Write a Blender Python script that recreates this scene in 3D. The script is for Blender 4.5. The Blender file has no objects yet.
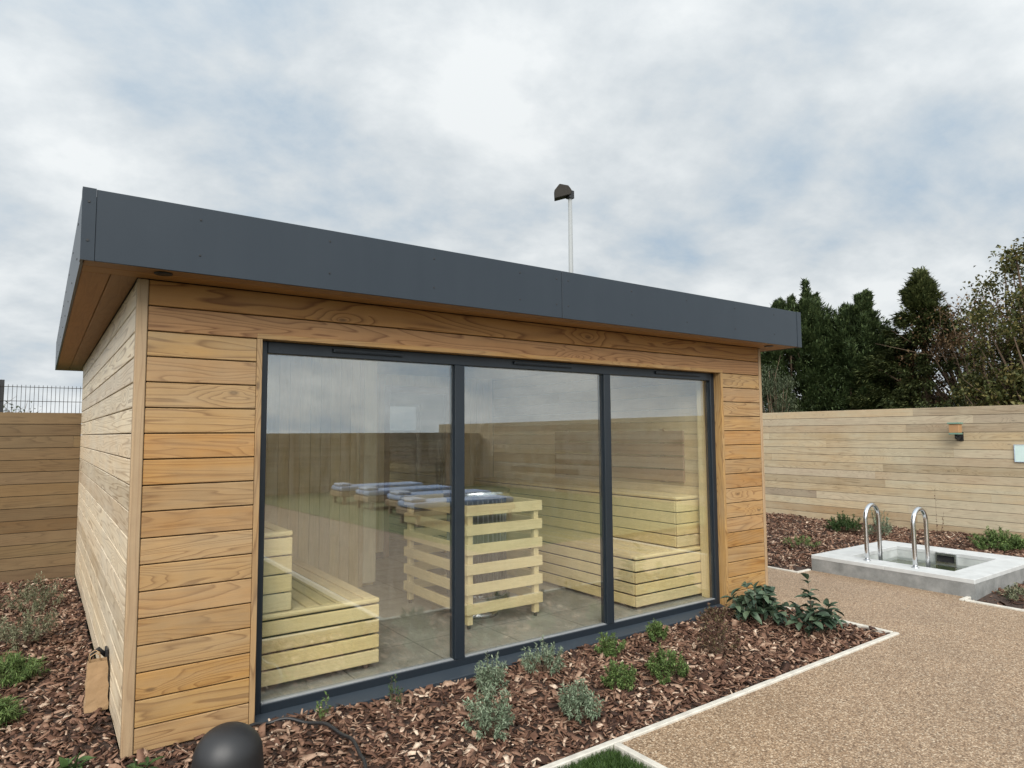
import bpy, math, random
import numpy as np
from mathutils import Matrix, Vector
RAD = math.radians
random.seed(7); rng = np.random.default_rng(11)
scene = bpy.context.scene
COL = scene.collection

# ------------------------------------------------------------------ camera
cam_d = bpy.data.cameras.new("camera"); cam = bpy.data.objects.new("camera", cam_d); COL.objects.link(cam)
yaw, pitch, roll = 0.6163, 0.0737, -0.0063
cy, sy, cp, sp = math.cos(yaw), math.sin(yaw), math.cos(pitch), math.sin(pitch)
F = Vector((sy*cp, cy*cp, sp)); Rv = Vector((cy, -sy, 0)); U = Rv.cross(F)
R2 = math.cos(roll)*Rv + math.sin(roll)*U; U2 = -math.sin(roll)*Rv + math.cos(roll)*U
M = Matrix((R2, U2, -F)).transposed().to_4x4(); M.translation = (-0.3629, -3.644, 1.4906)
cam.matrix_world = M
cam_d.sensor_width = 36; cam_d.lens = 665.2/1024*36; cam_d.clip_start = 0.05; cam_d.clip_end = 2000
scene.camera = cam

# ------------------------------------------------------------------ sky, sun, exposure
SUN_AZ, SUN_EL = RAD(218), RAD(38)      # compass-style azimuth of the sun, clockwise from +Y
w = bpy.data.worlds.new("World"); scene.world = w; w.use_nodes = True
nt = w.node_tree; nt.nodes.clear()
def N(t, **k):
    n = nt.nodes.new(t)
    for a, b in k.items():
        if a.startswith('i_'): n.inputs[a[2:].replace('_', ' ')].default_value = b
        else: setattr(n, a, b)
    return n
L = lambda a, b: nt.links.new(a, b)
def ramp(stops, tree=None, interp='LINEAR'):
    n = (tree or nt).nodes.new('ShaderNodeValToRGB'); cr = n.color_ramp; cr.interpolation = interp
    while len(cr.elements) < len(stops): cr.elements.new(0.5)
    for e, (p_, c) in zip(cr.elements, stops):
        e.position = p_; e.color = (*c, 1) if len(c) == 3 else c
    return n
sky = N('ShaderNodeTexSky', sky_type='NISHITA', sun_disc=False, sun_elevation=SUN_EL, sun_rotation=SUN_AZ)
bg1 = N('ShaderNodeBackground', i_Strength=0.05); L(sky.outputs[0], bg1.inputs[0])
tc = N('ShaderNodeTexCoord'); sep = N('ShaderNodeSeparateXYZ'); L(tc.outputs['Generated'], sep.inputs[0])
zc = N('ShaderNodeMath', operation='MAXIMUM'); L(sep.outputs[2], zc.inputs[0]); zc.inputs[1].default_value = 0.0
za = N('ShaderNodeMath', operation='ADD'); L(zc.outputs[0], za.inputs[0]); za.inputs[1].default_value = 0.38
dv = N('ShaderNodeVectorMath', operation='DIVIDE'); L(tc.outputs['Generated'], dv.inputs[0])
cb = N('ShaderNodeCombineXYZ', i_Z=1.0); L(za.outputs[0], cb.inputs[0]); L(za.outputs[0], cb.inputs[1]); L(cb.outputs[0], dv.inputs[1])
mp = N('ShaderNodeMapping'); mp.inputs['Scale'].default_value = (1.0, 1.12, 0.0); mp.inputs['Rotation'].default_value = (0, 0, 0.5); mp.inputs['Location'].default_value = (3.1, 1.7, 0)
L(dv.outputs[0], mp.inputs[0])
n1 = N('ShaderNodeTexNoise', i_Scale=2.3, i_Detail=8.0, i_Roughness=0.58, i_Distortion=0.15); L(mp.outputs[0], n1.inputs['Vector'])
n2 = N('ShaderNodeTexNoise', i_Scale=0.9, i_Detail=4.0, i_Roughness=0.5); L(mp.outputs[0], n2.inputs['Vector'])
n3 = N('ShaderNodeTexNoise', i_Scale=6.0, i_Detail=6.0, i_Roughness=0.55, i_Distortion=0.1); L(mp.outputs[0], n3.inputs['Vector'])
ad = N('ShaderNodeMath', operation='MULTIPLY_ADD'); L(n2.outputs[0], ad.inputs[0]); ad.inputs[1].default_value = 0.55
a0 = N('ShaderNodeMath', operation='MULTIPLY_ADD'); L(n3.outputs[0], a0.inputs[0]); a0.inputs[1].default_value = 0.36; L(n1.outputs[0], a0.inputs[2])
L(a0.outputs[0], ad.inputs[2])
sc_ = N('ShaderNodeMath', operation='MULTIPLY'); L(ad.outputs[0], sc_.inputs[0]); sc_.inputs[1].default_value = 0.68
cr = ramp([(0.45, (0.235, 0.325, 0.43)), (0.54, (0.335, 0.395, 0.452)), (0.63, (0.435, 0.47, 0.495)), (0.76, (0.57, 0.593, 0.602))])
L(sc_.outputs[0], cr.inputs[0])
bg2 = N('ShaderNodeBackground'); L(cr.outputs[0], bg2.inputs[0])
# the overcast glows more strongly round the hidden sun
dt = N('ShaderNodeVectorMath', operation='DOT_PRODUCT'); L(tc.outputs['Generated'], dt.inputs[0])
dt.inputs[1].default_value = (math.sin(SUN_AZ)*math.cos(SUN_EL), math.cos(SUN_AZ)*math.cos(SUN_EL), math.sin(SUN_EL))
hf = N('ShaderNodeMath', operation='MULTIPLY_ADD', use_clamp=True); L(dt.outputs['Value'], hf.inputs[0]); hf.inputs[1].default_value = 0.5; hf.inputs[2].default_value = 0.5
pw = N('ShaderNodeMath', operation='POWER'); L(hf.outputs[0], pw.inputs[0]); pw.inputs[1].default_value = 2.5
gl = N('ShaderNodeMath', operation='MULTIPLY_ADD'); L(pw.outputs[0], gl.inputs[0]); gl.inputs[1].default_value = 1.25; gl.inputs[2].default_value = 0.755
L(gl.outputs[0], bg2.inputs['Strength'])
cov = ramp([(0.60, (0.45,)*3), (0.72, (1, 1, 1))]); L(ad.outputs[0], cov.inputs[0])
mx = N('ShaderNodeMixShader'); L(cov.outputs[0], mx.inputs[0]); L(bg1.outputs[0], mx.inputs[1]); L(bg2.outputs[0], mx.inputs[2])
wo = N('ShaderNodeOutputWorld'); L(mx.outputs[0], wo.inputs[0])

sd = bpy.data.lights.new("sun", 'SUN'); sd.energy = 2.2; sd.angle = RAD(45); sd.color = (1.0, 0.95, 0.88)
sun = bpy.data.objects.new("sun", sd); COL.objects.link(sun)
sdir = Vector((math.sin(SUN_AZ)*math.cos(SUN_EL), math.cos(SUN_AZ)*math.cos(SUN_EL), math.sin(SUN_EL)))
sun.rotation_euler = sdir.to_track_quat('Z', 'Y').to_euler()
vs = scene.view_settings
vs.view_transform = 'Standard'; vs.look = 'None'; vs.exposure = 0.92; vs.gamma = 1.0; vs.use_curve_mapping = False
scene.render.engine = 'CYCLES'
scene.cycles.use_denoising = True
scene.cycles.max_bounces = 8; scene.cycles.diffuse_bounces = 4; scene.cycles.glossy_bounces = 4
scene.cycles.transparent_max_bounces = 16; scene.cycles.sample_clamp_indirect = 4

# ------------------------------------------------------------------ materials
class Mat:
    def __init__(s, name):
        s.m = bpy.data.materials.new(name); s.m.use_nodes = True; s.t = s.m.node_tree
        s.b = s.t.nodes['Principled BSDF']; s.out = s.t.nodes['Material Output']
    def n(s, t, **k):
        n = s.t.nodes.new(t)
        for a, b in k.items():
            if a.startswith('i_'): n.inputs[a[2:].replace('_', ' ')].default_value = b
            else: setattr(n, a, b)
        return n
    def l(s, a, b): s.t.links.new(a, b)
    def math(s, op, a, b=None, c=None):
        n = s.n('ShaderNodeMath', operation=op)
        for i, v in enumerate((a, b, c)):
            if v is None: continue
            if isinstance(v, (int, float)): n.inputs[i].default_value = v
            else: s.l(v, n.inputs[i])
        return n.outputs[0]
    def mix(s, fac, a, b, blend='MIX'):
        n = s.n('ShaderNodeMix', data_type='RGBA', blend_type=blend)
        for i, v in ((0, fac), (6, a), (7, b)):
            if isinstance(v, (int, float)): n.inputs[i].default_value = v
            elif isinstance(v, tuple): n.inputs[i].default_value = (*v, 1)
            else: s.l(v, n.inputs[i])
        return n.outputs[2]
    def noise(s, vec, scale, detail=2.0, rough=0.5, dist=0.0):
        n = s.n('ShaderNodeTexNoise', i_Scale=scale, i_Detail=detail, i_Roughness=rough, i_Distortion=dist)
        if vec is not None: s.l(vec, n.inputs['Vector'])
        return n.outputs[0]
    def coord(s, kind='Object', scale=None):
        c = s.n('ShaderNodeTexCoord').outputs[kind]
        if scale:
            m = s.n('ShaderNodeMapping'); m.inputs['Scale'].default_value = scale; s.l(c, m.inputs[0]); c = m.outputs[0]
        return c
    def ramp(s, fac, stops, interp='LINEAR'):
        r = ramp(stops, s.t, interp); s.l(fac, r.inputs[0]); return r.outputs[0]
    def bump(s, h, strength=0.3, dist=0.01):
        b = s.n('ShaderNodeBump', i_Strength=strength, i_Distance=dist); s.l(h, b.inputs['Height']); s.l(b.outputs[0], s.b.inputs['Normal'])
    def base(s, c):
        if isinstance(c, tuple): s.b.inputs['Base Color'].default_value = (*c, 1)
        else: s.l(c, s.b.inputs['Base Color'])
    def set(s, **k):
        for a, v in k.items(): s.b.inputs[a.replace('_', ' ')].default_value = v

def wood(name, light, dark, rings=11.0, contrast=0.6, tone=0.18, grey=(0.4, 0.36, 0.3), grey_amt=0.0, grey_tone=0.0, rough=0.62, ring_u=0.45, ring_v=4.5, tilt=4.0, satv=0.14, knots=0.0):
    m = Mat(name)
    uv = m.coord('UV'); sx = m.n('ShaderNodeSeparateXYZ'); m.l(uv, sx.inputs[0]); u, v = sx.outputs[0], sx.outputs[1]
    rnd = m.n('ShaderNodeNewGeometry').outputs['Random Per Island']
    wn = m.n('ShaderNodeTexWhiteNoise', noise_dimensions='1D'); m.l(rnd, wn.inputs['W']); ws = m.n('ShaderNodeSeparateColor'); m.l(wn.outputs['Color'], ws.inputs[0])
    r1, r2, r3 = ws.outputs[0], ws.outputs[1], ws.outputs[2]
    c = m.n('ShaderNodeCombineXYZ'); m.l(m.math('MULTIPLY_ADD', u, ring_u, m.math('MULTIPLY', r1, 60)), c.inputs[0])
    m.l(m.math('MULTIPLY_ADD', v, ring_v, m.math('MULTIPLY', r2, 40)), c.inputs[1]); m.l(m.math('MULTIPLY', r3, 50), c.inputs[2])
    nz = m.noise(c.outputs[0], 1.6, 2.2, 0.45, 0.5)
    kn = None
    if knots:
        kc = m.n('ShaderNodeCombineXYZ'); m.l(m.math('MULTIPLY_ADD', u, 1.5, m.math('MULTIPLY', r2, 33)), kc.inputs[0]); m.l(m.math('MULTIPLY_ADD', v, 4.0, m.math('MULTIPLY', r3, 21)), kc.inputs[1])
        kv = m.n('ShaderNodeTexVoronoi', i_Scale=1.0, voronoi_dimensions='2D'); m.l(kc.outputs[0], kv.inputs['Vector']); ks = m.n('ShaderNodeSeparateColor'); m.l(kv.outputs['Color'], ks.inputs[0])
        on = m.math('GREATER_THAN', ks.outputs[0], 1.0-knots)
        near = m.ramp(kv.outputs['Distance'], [(0.0, (1, 1, 1)), (0.10, (0.55,)*3), (0.34, (0, 0, 0))])
        nz = m.math('MULTIPLY_ADD', m.math('MULTIPLY', near, on), 0.30, nz)
        kn = m.math('MULTIPLY', m.ramp(kv.outputs['Distance'], [(0.018, (1, 1, 1)), (0.05, (0, 0, 0))]), m.math('GREATER_THAN', ks.outputs[0], 1.0-knots*.5))
    tl = m.math('MULTIPLY', v, m.math('MULTIPLY', m.math('SUBTRACT', r3, 0.5), tilt))
    val = m.math('FRACT', m.math('MULTIPLY', m.math('ADD', nz, tl), rings))
    ring = m.ramp(val, [(0.0, (0.0,)*3), (0.45, (0.10,)*3), (0.72, (0.38,)*3), (0.88, (1, 1, 1)), (0.95, (0.45,)*3), (1.0, (0.0,)*3)])
    c2 = m.n('ShaderNodeCombineXYZ'); m.l(m.math('MULTIPLY_ADD', u, 5.0, m.math('MULTIPLY', r1, 90)), c2.inputs[0]); m.l(m.math('MULTIPLY', v, 260.0), c2.inputs[1]); m.l(r2, c2.inputs[2])
    fib = m.noise(c2.outputs[0], 1.0, 3.0, 0.6)
    fac = m.math('MULTIPLY', ring, m.math('MULTIPLY_ADD', r1, contrast*0.5, contrast*0.7))
    col = m.mix(fac, light, dark)
    if kn is not None: col = m.mix(m.math('MULTIPLY', kn, 0.8), col, tuple(x*.5 for x in dark))
    col = m.mix(0.35, col, m.ramp(fib, [(0.25, (0.45,)*3), (0.75, (1.0,)*3)]), 'MULTIPLY')
    tb = m.n('ShaderNodeHueSaturation'); m.l(col, tb.inputs['Color'])
    m.l(m.math('MULTIPLY_ADD', r2, tone*2, 1.08 - tone), tb.inputs['Value']); m.l(m.math('MULTIPLY_ADD', r3, satv, 1.0-satv*.5), tb.inputs['Saturation']); m.l(m.math('MULTIPLY_ADD', r1, 0.010, 0.495), tb.inputs['Hue'])
    col = tb.outputs[0]
    ob = m.coord('Object')
    big = m.noise(ob, 1.1, 4.0, 0.6)
    if grey_amt or grey_tone:
        st = m.n('ShaderNodeCombineXYZ'); m.l(m.math('MULTIPLY', u, 1.6), st.inputs[0]); m.l(m.math('MULTIPLY', v, 14), st.inputs[1]); m.l(m.math('MULTIPLY', r1, 70), st.inputs[2])
        sn = m.noise(st.outputs[0], 1.0, 3.0, 0.6)
        g = m.math('ADD', m.math('MULTIPLY', m.ramp(m.math('MULTIPLY_ADD', big, 0.6, m.math('MULTIPLY', sn, 0.4)), [(0.4, (0, 0, 0)), (0.65, (1, 1, 1))]), grey_amt), m.math('MULTIPLY', r2, grey_tone))
        col = m.mix(g, col, m.mix(0.5, grey, m.mix(fac, grey, tuple(x*0.55 for x in grey))))
    blot = m.ramp(m.noise(ob, 6.0, 4.0, 0.65), [(0.3, (0.84,)*3), (0.6, (1.0,)*3)])
    col = m.mix(0.6, col, blot, 'MULTIPLY')
    m.base(col); m.set(Roughness=rough); m.b.inputs['Specular IOR Level'].default_value = 0.35
    m.bump(m.math('MULTIPLY_ADD', fib, 0.8, m.math('MULTIPLY', fac, -0.6)), 0.35, 0.002)
    return m.m

def plain(name, col, rough=0.5, metal=0.0, var=0.12, scale=8.0, bump=0.0, bscale=60, spec=0.5, rvar=0.25):
    m = Mat(name); ob = m.coord('Object')
    f = m.noise(ob, scale, 5.0, 0.6)
    m.base(m.mix(f, tuple(c*(1-var*1.6) for c in col), tuple(min(1, c*(1+var*1.6)) for c in col)))
    m.set(Roughness=rough, Metallic=metal); m.b.inputs['Specular IOR Level'].default_value = spec
    rr = m.noise(ob, scale*2.3, 4.0, 0.6); m.l(m.math('MULTIPLY_ADD', rr, rvar, rough-rvar/2), m.b.inputs['Roughness'])
    if bump: m.bump(m.noise(ob, bscale, 3.0, 0.6), bump, 0.004)
    return m.m

def island(name, stops, rough=0.75, spread=0.35, scale=30.0, trans=0.0, spec=0.3, rough_noise=True):
    """one tone per loose piece, with a little variation inside each"""
    m = Mat(name); rnd = m.n('ShaderNodeNewGeometry').outputs['Random Per Island']
    nz = m.noise(m.coord('Object'), scale, 3.0, 0.6)
    f = m.math('ADD', rnd, m.math('MULTIPLY', m.math('SUBTRACT', nz, 0.5), spread))
    col = m.ramp(f, stops); m.base(col); m.set(Roughness=rough); m.b.inputs['Specular IOR Level'].default_value = spec
    if trans:
        tr = m.n('ShaderNodeBsdfTranslucent'); m.l(col, tr.inputs[0]); ms = m.n('ShaderNodeMixShader'); ms.inputs[0].default_value = trans
        m.l(m.b.outputs[0], ms.inputs[1]); m.l(tr.outputs[0], ms.inputs[2]); m.l(ms.outputs[0], m.out.inputs[0])
    return m.m

W_FRONT = wood("larch_cladding", (0.335, 0.190, 0.070), (0.145, 0.060, 0.016), rings=13, contrast=0.74, tone=0.10, knots=0.5, grey=(0.29, 0.22, 0.135), grey_amt=0.6)
W_FRESH_SHADE = wood("shaded_fresh_larch_cladding", (0.30, 0.145, 0.048), (0.14, 0.05, 0.011), rings=13, contrast=0.9, tone=0.10, knots=0.5, grey=(0.34, 0.24, 0.14), grey_amt=0.15)  # less weathered top boards; eaves shade is also put into their darker tone
W_SIDE = wood("weathered_cladding", (0.56, 0.445, 0.30), (0.22, 0.13, 0.06), rings=13, contrast=0.85, tone=0.22, ring_u=0.25, knots=0.4, grey=(0.55, 0.49, 0.39), grey_amt=0.55, grey_tone=0.15, rough=0.5)
W_POST = wood("corner_post_timber", (0.34, 0.22, 0.115), (0.20, 0.11, 0.05), contrast=0.4, grey=(0.36, 0.29, 0.20), grey_amt=0.4)
W_SOFF = wood("soffit_timber", (0.30, 0.155, 0.062), (0.19, 0.08, 0.028), contrast=0.4)
W_FENCE = wood("weathered_fence_timber", (0.39, 0.285, 0.175), (0.20, 0.13, 0.068), rings=15, contrast=0.65, tone=0.34, satv=0.42, knots=0.4, grey=(0.41, 0.36, 0.255), grey_amt=0.55, grey_tone=0.5, rough=0.75)
W_FENCE_B = wood("brown_fence_timber", (0.14, 0.085, 0.037), (0.07, 0.038, 0.014), rings=14, contrast=0.62, tone=0.16, grey=(0.16, 0.115, 0.06), grey_amt=0.4, grey_tone=0.2, rough=0.75)
W_BENCH = wood("pale_bench_timber", (0.74, 0.59, 0.31), (0.57, 0.41, 0.18), rings=14, contrast=0.3, tone=0.09, rough=0.5)
W_LINING = wood("sauna_lining_timber", (0.66, 0.52, 0.31), (0.50, 0.36, 0.18), rings=8, contrast=0.32, tone=0.1)
W_PALE = wood("pale_post_timber", (0.78, 0.68, 0.48), (0.66, 0.54, 0.34), contrast=0.25)
W_BACK = wood("red_backrest_timber", (0.30, 0.185, 0.11), (0.19, 0.10, 0.05), rings=8, contrast=0.35, tone=0.1)
m = Mat("anthracite_panel"); st_ = m.noise(m.coord('Object', (9.0, 9.0, 0.7)), 1.0, 5.0, 0.65); bl_ = m.noise(m.coord('Object'), 1.3, 4.0, 0.6)
m.base(m.mix(m.math('MULTIPLY_ADD', st_, 0.5, m.math('MULTIPLY', bl_, 0.5)), (0.019, 0.026, 0.035), (0.031, 0.040, 0.050))); m.set(Roughness=0.4); m.b.inputs['Specular IOR Level'].default_value = 0.25
m.bump(m.noise(m.coord('Object'), 2.2, 2.0, 0.5), 0.12, 0.02); M_GREY = m.m
M_FRAME = plain("anthracite_aluminium", (0.013, 0.018, 0.024), rough=0.36, var=0.05, scale=3, spec=0.35)
M_BLACK = plain("black_plastic", (0.012, 0.012, 0.013), rough=0.5, var=0.1, scale=5)
M_DARK = plain("dark_cavity", (0.02, 0.016, 0.012), rough=0.9)
M_BATTEN = plain("stained_batten", (0.055, 0.030, 0.014), rough=0.9)
M_STEEL = plain("brushed_steel", (0.62, 0.63, 0.64), rough=0.2, metal=1.0, var=0.03, scale=20)
M_POLE = plain("galvanised_pole", (0.24, 0.25, 0.25), rough=0.6, metal=0.0, var=0.06)
M_FLOOD = plain("flood_lamp_housing", (0.028, 0.025, 0.021), rough=0.7, spec=0.15)
M_BEAD_GLINT = plain("bead_highlight_grey", (0.20, 0.21, 0.22), rough=0.4)  # paler than the frame; the gasket's highlight is put into this grey
M_KERB = plain("pale_kerb", (0.46, 0.435, 0.38), rough=0.85, var=0.3, scale=14, bump=0.3)
M_ROOF = plain("roof_membrane", (0.08, 0.085, 0.09), rough=0.8)
M_WATER = None
# floor inside, concrete tiles
m = Mat("sauna_floor_tile"); ob = m.coord('Object'); br = m.n('ShaderNodeTexBrick', i_Scale=1.0, i_Mortar_Size=0.004, i_Brick_Width=0.6, i_Row_Height=0.6); br.offset = 0
m.l(ob, br.inputs['Vector']); t = m.noise(ob, 5.0, 7.0, 0.65)
m.base(m.mix(br.outputs['Fac'], m.ramp(t, [(0.3, (0.27, 0.26, 0.215)), (0.7, (0.42, 0.405, 0.345))]), (0.14, 0.14, 0.12))); m.set(Roughness=0.6); M_FLOOR = m.m
# resin bound gravel
m = Mat("resin_bound_gravel"); ob = m.coord('Object')
vo = m.n('ShaderNodeTexVoronoi', i_Scale=130.0); m.l(ob, vo.inputs['Vector']); vs_ = m.n('ShaderNodeSeparateColor'); m.l(vo.outputs['Color'], vs_.inputs[0])
col = m.ramp(vs_.outputs[0], [(0.0, (0.15, 0.09, 0.05)), (0.18, (0.24, 0.155, 0.09)), (0.55, (0.325, 0.222, 0.136)), (0.82, (0.41, 0.295, 0.192)), (1.0, (0.58, 0.47, 0.34))])
gap = m.ramp(vo.outputs['Distance'], [(0.35, (1, 1, 1)), (0.75, (0.45,)*3)])
col = m.mix(0.8, col, gap, 'MULTIPLY')
col = m.mix(0.6, col, m.ramp(m.noise(ob, 1.1, 6.0, 0.65), [(0.3, (0.76, 0.75, 0.74)), (0.7, (1.12, 1.09, 1.05))]), 'MULTIPLY')
col = m.mix(0.5, col, m.ramp(m.noise(ob, 28.0, 3.0, 0.7), [(0.3, (0.78,)*3), (0.7, (1.12,)*3)]), 'MULTIPLY')
m.base(col); m.set(Roughness=0.55); m.bump(vo.outputs['Distance'], -0.5, 0.004) if False else m.bump(m.math('MULTIPLY', vo.outputs['Distance'], -1.0), 0.5, 0.004); M_GRAVEL = m.m
# soil below the bark
m = Mat("dark_soil"); ob = m.coord('Object'); m.base(m.ramp(m.noise(ob, 40, 6, 0.7), [(0.3, (0.018, 0.011, 0.008)), (0.7, (0.085, 0.05, 0.034))])); m.set(Roughness=0.95); m.bump(m.noise(ob, 60, 4, 0.6), 0.8, 0.02); M_SOIL = m.m
m = Mat("rough_ground"); ob = m.coord('Object'); m.base(m.ramp(m.noise(ob, 3, 8, 0.7), [(0.3, (0.035, 0.05, 0.015)), (0.7, (0.09, 0.10, 0.035))])); m.set(Roughness=0.95); M_GROUND = m.m
m = Mat("artificial_turf"); ob = m.coord('Object'); m.base(m.ramp(m.noise(ob, 90, 5, 0.7), [(0.3, (0.012, 0.022, 0.006)), (0.7, (0.036, 0.055, 0.015))])); m.set(Roughness=0.8); M_TURF = m.m
m = Mat("lawn_turf"); ob = m.coord('Object'); m.base(m.ramp(m.noise(ob, 60, 5, 0.7), [(0.3, (0.085, 0.097, 0.034)), (0.7, (0.155, 0.162, 0.066))])); m.set(Roughness=0.85); M_LAWN = m.m
M_COPE = plain("pale_coping_stone", (0.45, 0.46, 0.455), rough=0.55, var=0.16, scale=9)
m = Mat("grey_stone"); ob = m.coord('Object')
col = m.ramp(m.noise(ob, 7, 8, 0.68), [(0.28, (0.13, 0.135, 0.13)), (0.5, (0.205, 0.21, 0.205)), (0.75, (0.30, 0.30, 0.29))]); col = m.mix(0.6, col, m.ramp(m.noise(ob, 130, 3, 0.6), [(0.3, (0.82,)*3), (0.7, (1.06,)*3)]), 'MULTIPLY')
m.base(col); m.set(Roughness=0.55); m.bump(m.noise(ob, 160, 2, 0.6), 0.25, 0.002); M_STONE = m.m
m = Mat("grey_pool_tile"); ob = m.coord('Object'); br = m.n('ShaderNodeTexBrick', i_Scale=1.0, i_Mortar_Size=0.004, i_Brick_Width=0.4, i_Row_Height=0.2); m.l(ob, br.inputs['Vector'])
m.base(m.ramp(m.noise(ob, 6, 6, 0.6), [(0.3, (0.34, 0.36, 0.35)), (0.7, (0.50, 0.52, 0.505))])); m.set(Roughness=0.4); M_POOLT = m.m
# pool water: coloured mirror-and-transparent surface with ripples
m = Mat("pool_water"); m.set(Roughness=0.02, IOR=1.33); m.b.inputs['Transmission Weight'].default_value = 1.0; m.base((0.90, 0.97, 0.95)); m.bump(m.noise(m.coord('Object'), 9, 3, 0.5), 0.25, 0.01); M_WATER = m.m
# glass
def glass(name, tint, f0):
    m = Mat(name); m.t.nodes.remove(m.b)
    g = m.n('ShaderNodeNewGeometry'); d = m.n('ShaderNodeVectorMath', operation='DOT_PRODUCT'); m.l(g.outputs['Incoming'], d.inputs[0]); m.l(g.outputs['Normal'], d.inputs[1])
    c = m.math('SUBTRACT', 1.0, m.math('ABSOLUTE', d.outputs['Value']))
    fac = m.math('MULTIPLY_ADD', m.math('POWER', c, 5.0), 1.0 - f0, f0)
    tr = m.n('ShaderNodeBsdfTransparent'); tr.inputs[0].default_value = (*tint, 1)
    gl = m.n('ShaderNodeBsdfGlossy', i_Roughness=0.0); gl.inputs[0].default_value = (0.95, 0.98, 0.97, 1)
    dust = m.n('ShaderNodeBsdfDiffuse'); dust.inputs[0].default_value = (0.5, 0.48, 0.44, 1)
    ob = m.coord('Object', (9.0, 9.0, 2.0))
    dm = m.math('MULTIPLY', m.ramp(m.noise(ob, 3.0, 6, 0.7), [(0.4, (0, 0, 0)), (0.8, (1, 1, 1))]), 0.05)
    s1 = m.n('ShaderNodeMixShader'); m.l(dm, s1.inputs[0]); m.l(tr.outputs[0], s1.inputs[1]); m.l(dust.outputs[0], s1.inputs[2])
    s2 = m.n('ShaderNodeMixShader'); m.l(fac, s2.inputs[0]); m.l(s1.outputs[0], s2.inputs[1]); m.l(gl.outputs[0], s2.inputs[2])
    m.l(s2.outputs[0], m.out.inputs[0]); return m.m
M_GLASS_DIM = glass("obscured_glass", (0.45, 0.47, 0.48), 0.05)
M_GLASS = glass("window_glass", (0.975, 0.985, 0.975), 0.155)
M_BARK = island("bark_chips", [(0.0, (0.024, 0.011, 0.007)), (0.25, (0.07, 0.033, 0.02)), (0.5, (0.135, 0.07, 0.044)), (0.76, (0.20, 0.114, 0.074)), (0.93, (0.32, 0.215, 0.15)), (1.0, (0.52, 0.41, 0.31))], rough=0.8, spread=0.3, scale=70)
M_TWIG = plain("brown_twig", (0.10, 0.065, 0.04), rough=0.9)
M_PAPER = plain("brown_paper", (0.29, 0.185, 0.095), rough=0.8, var=0.14, scale=14, bump=0.6, bscale=25)
M_BLUE = plain("blue_cushion", (0.25, 0.33, 0.50), rough=0.8, var=0.08)
M_WHITE = plain("white_pillow", (0.36, 0.41, 0.52), rough=0.8, var=0.04)
M_RATTAN = plain("brown_rattan", (0.24, 0.17, 0.10), rough=0.8, var=0.2, scale=40)
M_ORANGE = plain("copper_lamp_shade", (0.33, 0.185, 0.085), rough=0.5, var=0.1)
M_VERDI = plain("green_lamp_metal", (0.12, 0.20, 0.15), rough=0.6)
M_SIGN = plain("pale_aqua_plaque", (0.47, 0.58, 0.56), rough=0.4, var=0.12, scale=4)
M_BARS = plain("dull_steel_bars", (0.22, 0.225, 0.23), rough=0.5, metal=0.6)
M_STONES = plain("sauna_stones", (0.10, 0.10, 0.10), rough=0.9, var=0.3, scale=15)
leaf = lambda name, a, b, c, tr=0.2, **k: island(name, [(0.0, a), (0.5, b), (1.0, c)], rough=0.6, trans=tr, **k)
M_CON = leaf("dark_conifer_foliage", (0.022, 0.036, 0.013), (0.048, 0.074, 0.026), (0.09, 0.118, 0.042), 0.15, scale=1.2, spread=0.7)
M_CON2 = leaf("spruce_foliage", (0.028, 0.040, 0.013), (0.068, 0.084, 0.028), (0.125, 0.135, 0.048), 0.15, scale=1.2, spread=0.7)
M_AUT = leaf("rust_foliage", (0.045, 0.026, 0.012), (0.10, 0.058, 0.028), (0.16, 0.10, 0.045), 0.2, scale=2)
M_OLV = leaf("olive_foliage", (0.045, 0.055, 0.018), (0.10, 0.105, 0.035), (0.20, 0.16, 0.055), 0.25, scale=2)
M_TAM = leaf("feathery_foliage", (0.03, 0.042, 0.02), (0.06, 0.075, 0.038), (0.10, 0.115, 0.062), 0.2, scale=2)
M_GG = leaf("grey_green_leaves", (0.085, 0.12, 0.07), (0.17, 0.22, 0.14), (0.28, 0.33, 0.23))
M_BG = leaf("bright_green_leaves", (0.05, 0.085, 0.024), (0.095, 0.15, 0.042), (0.17, 0.235, 0.075))
M_DG = leaf("dark_green_leaves", (0.02, 0.04, 0.012), (0.04, 0.075, 0.022), (0.07, 0.12, 0.035))
M_BROAD = leaf("glossy_broad_leaves", (0.02, 0.04, 0.024), (0.042, 0.075, 0.044), (0.085, 0.125, 0.07), 0.12, spec=0.6)
M_RED = leaf("purple_brown_leaves", (0.05, 0.02, 0.018), (0.10, 0.05, 0.035), (0.13, 0.12, 0.05))
M_DRY = leaf("dry_grey_leaves", (0.07, 0.085, 0.045), (0.15, 0.16, 0.09), (0.26, 0.25, 0.16))
M_GRASS = leaf("turf_blades", (0.016, 0.038, 0.008), (0.036, 0.07, 0.014), (0.065, 0.115, 0.026))

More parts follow.
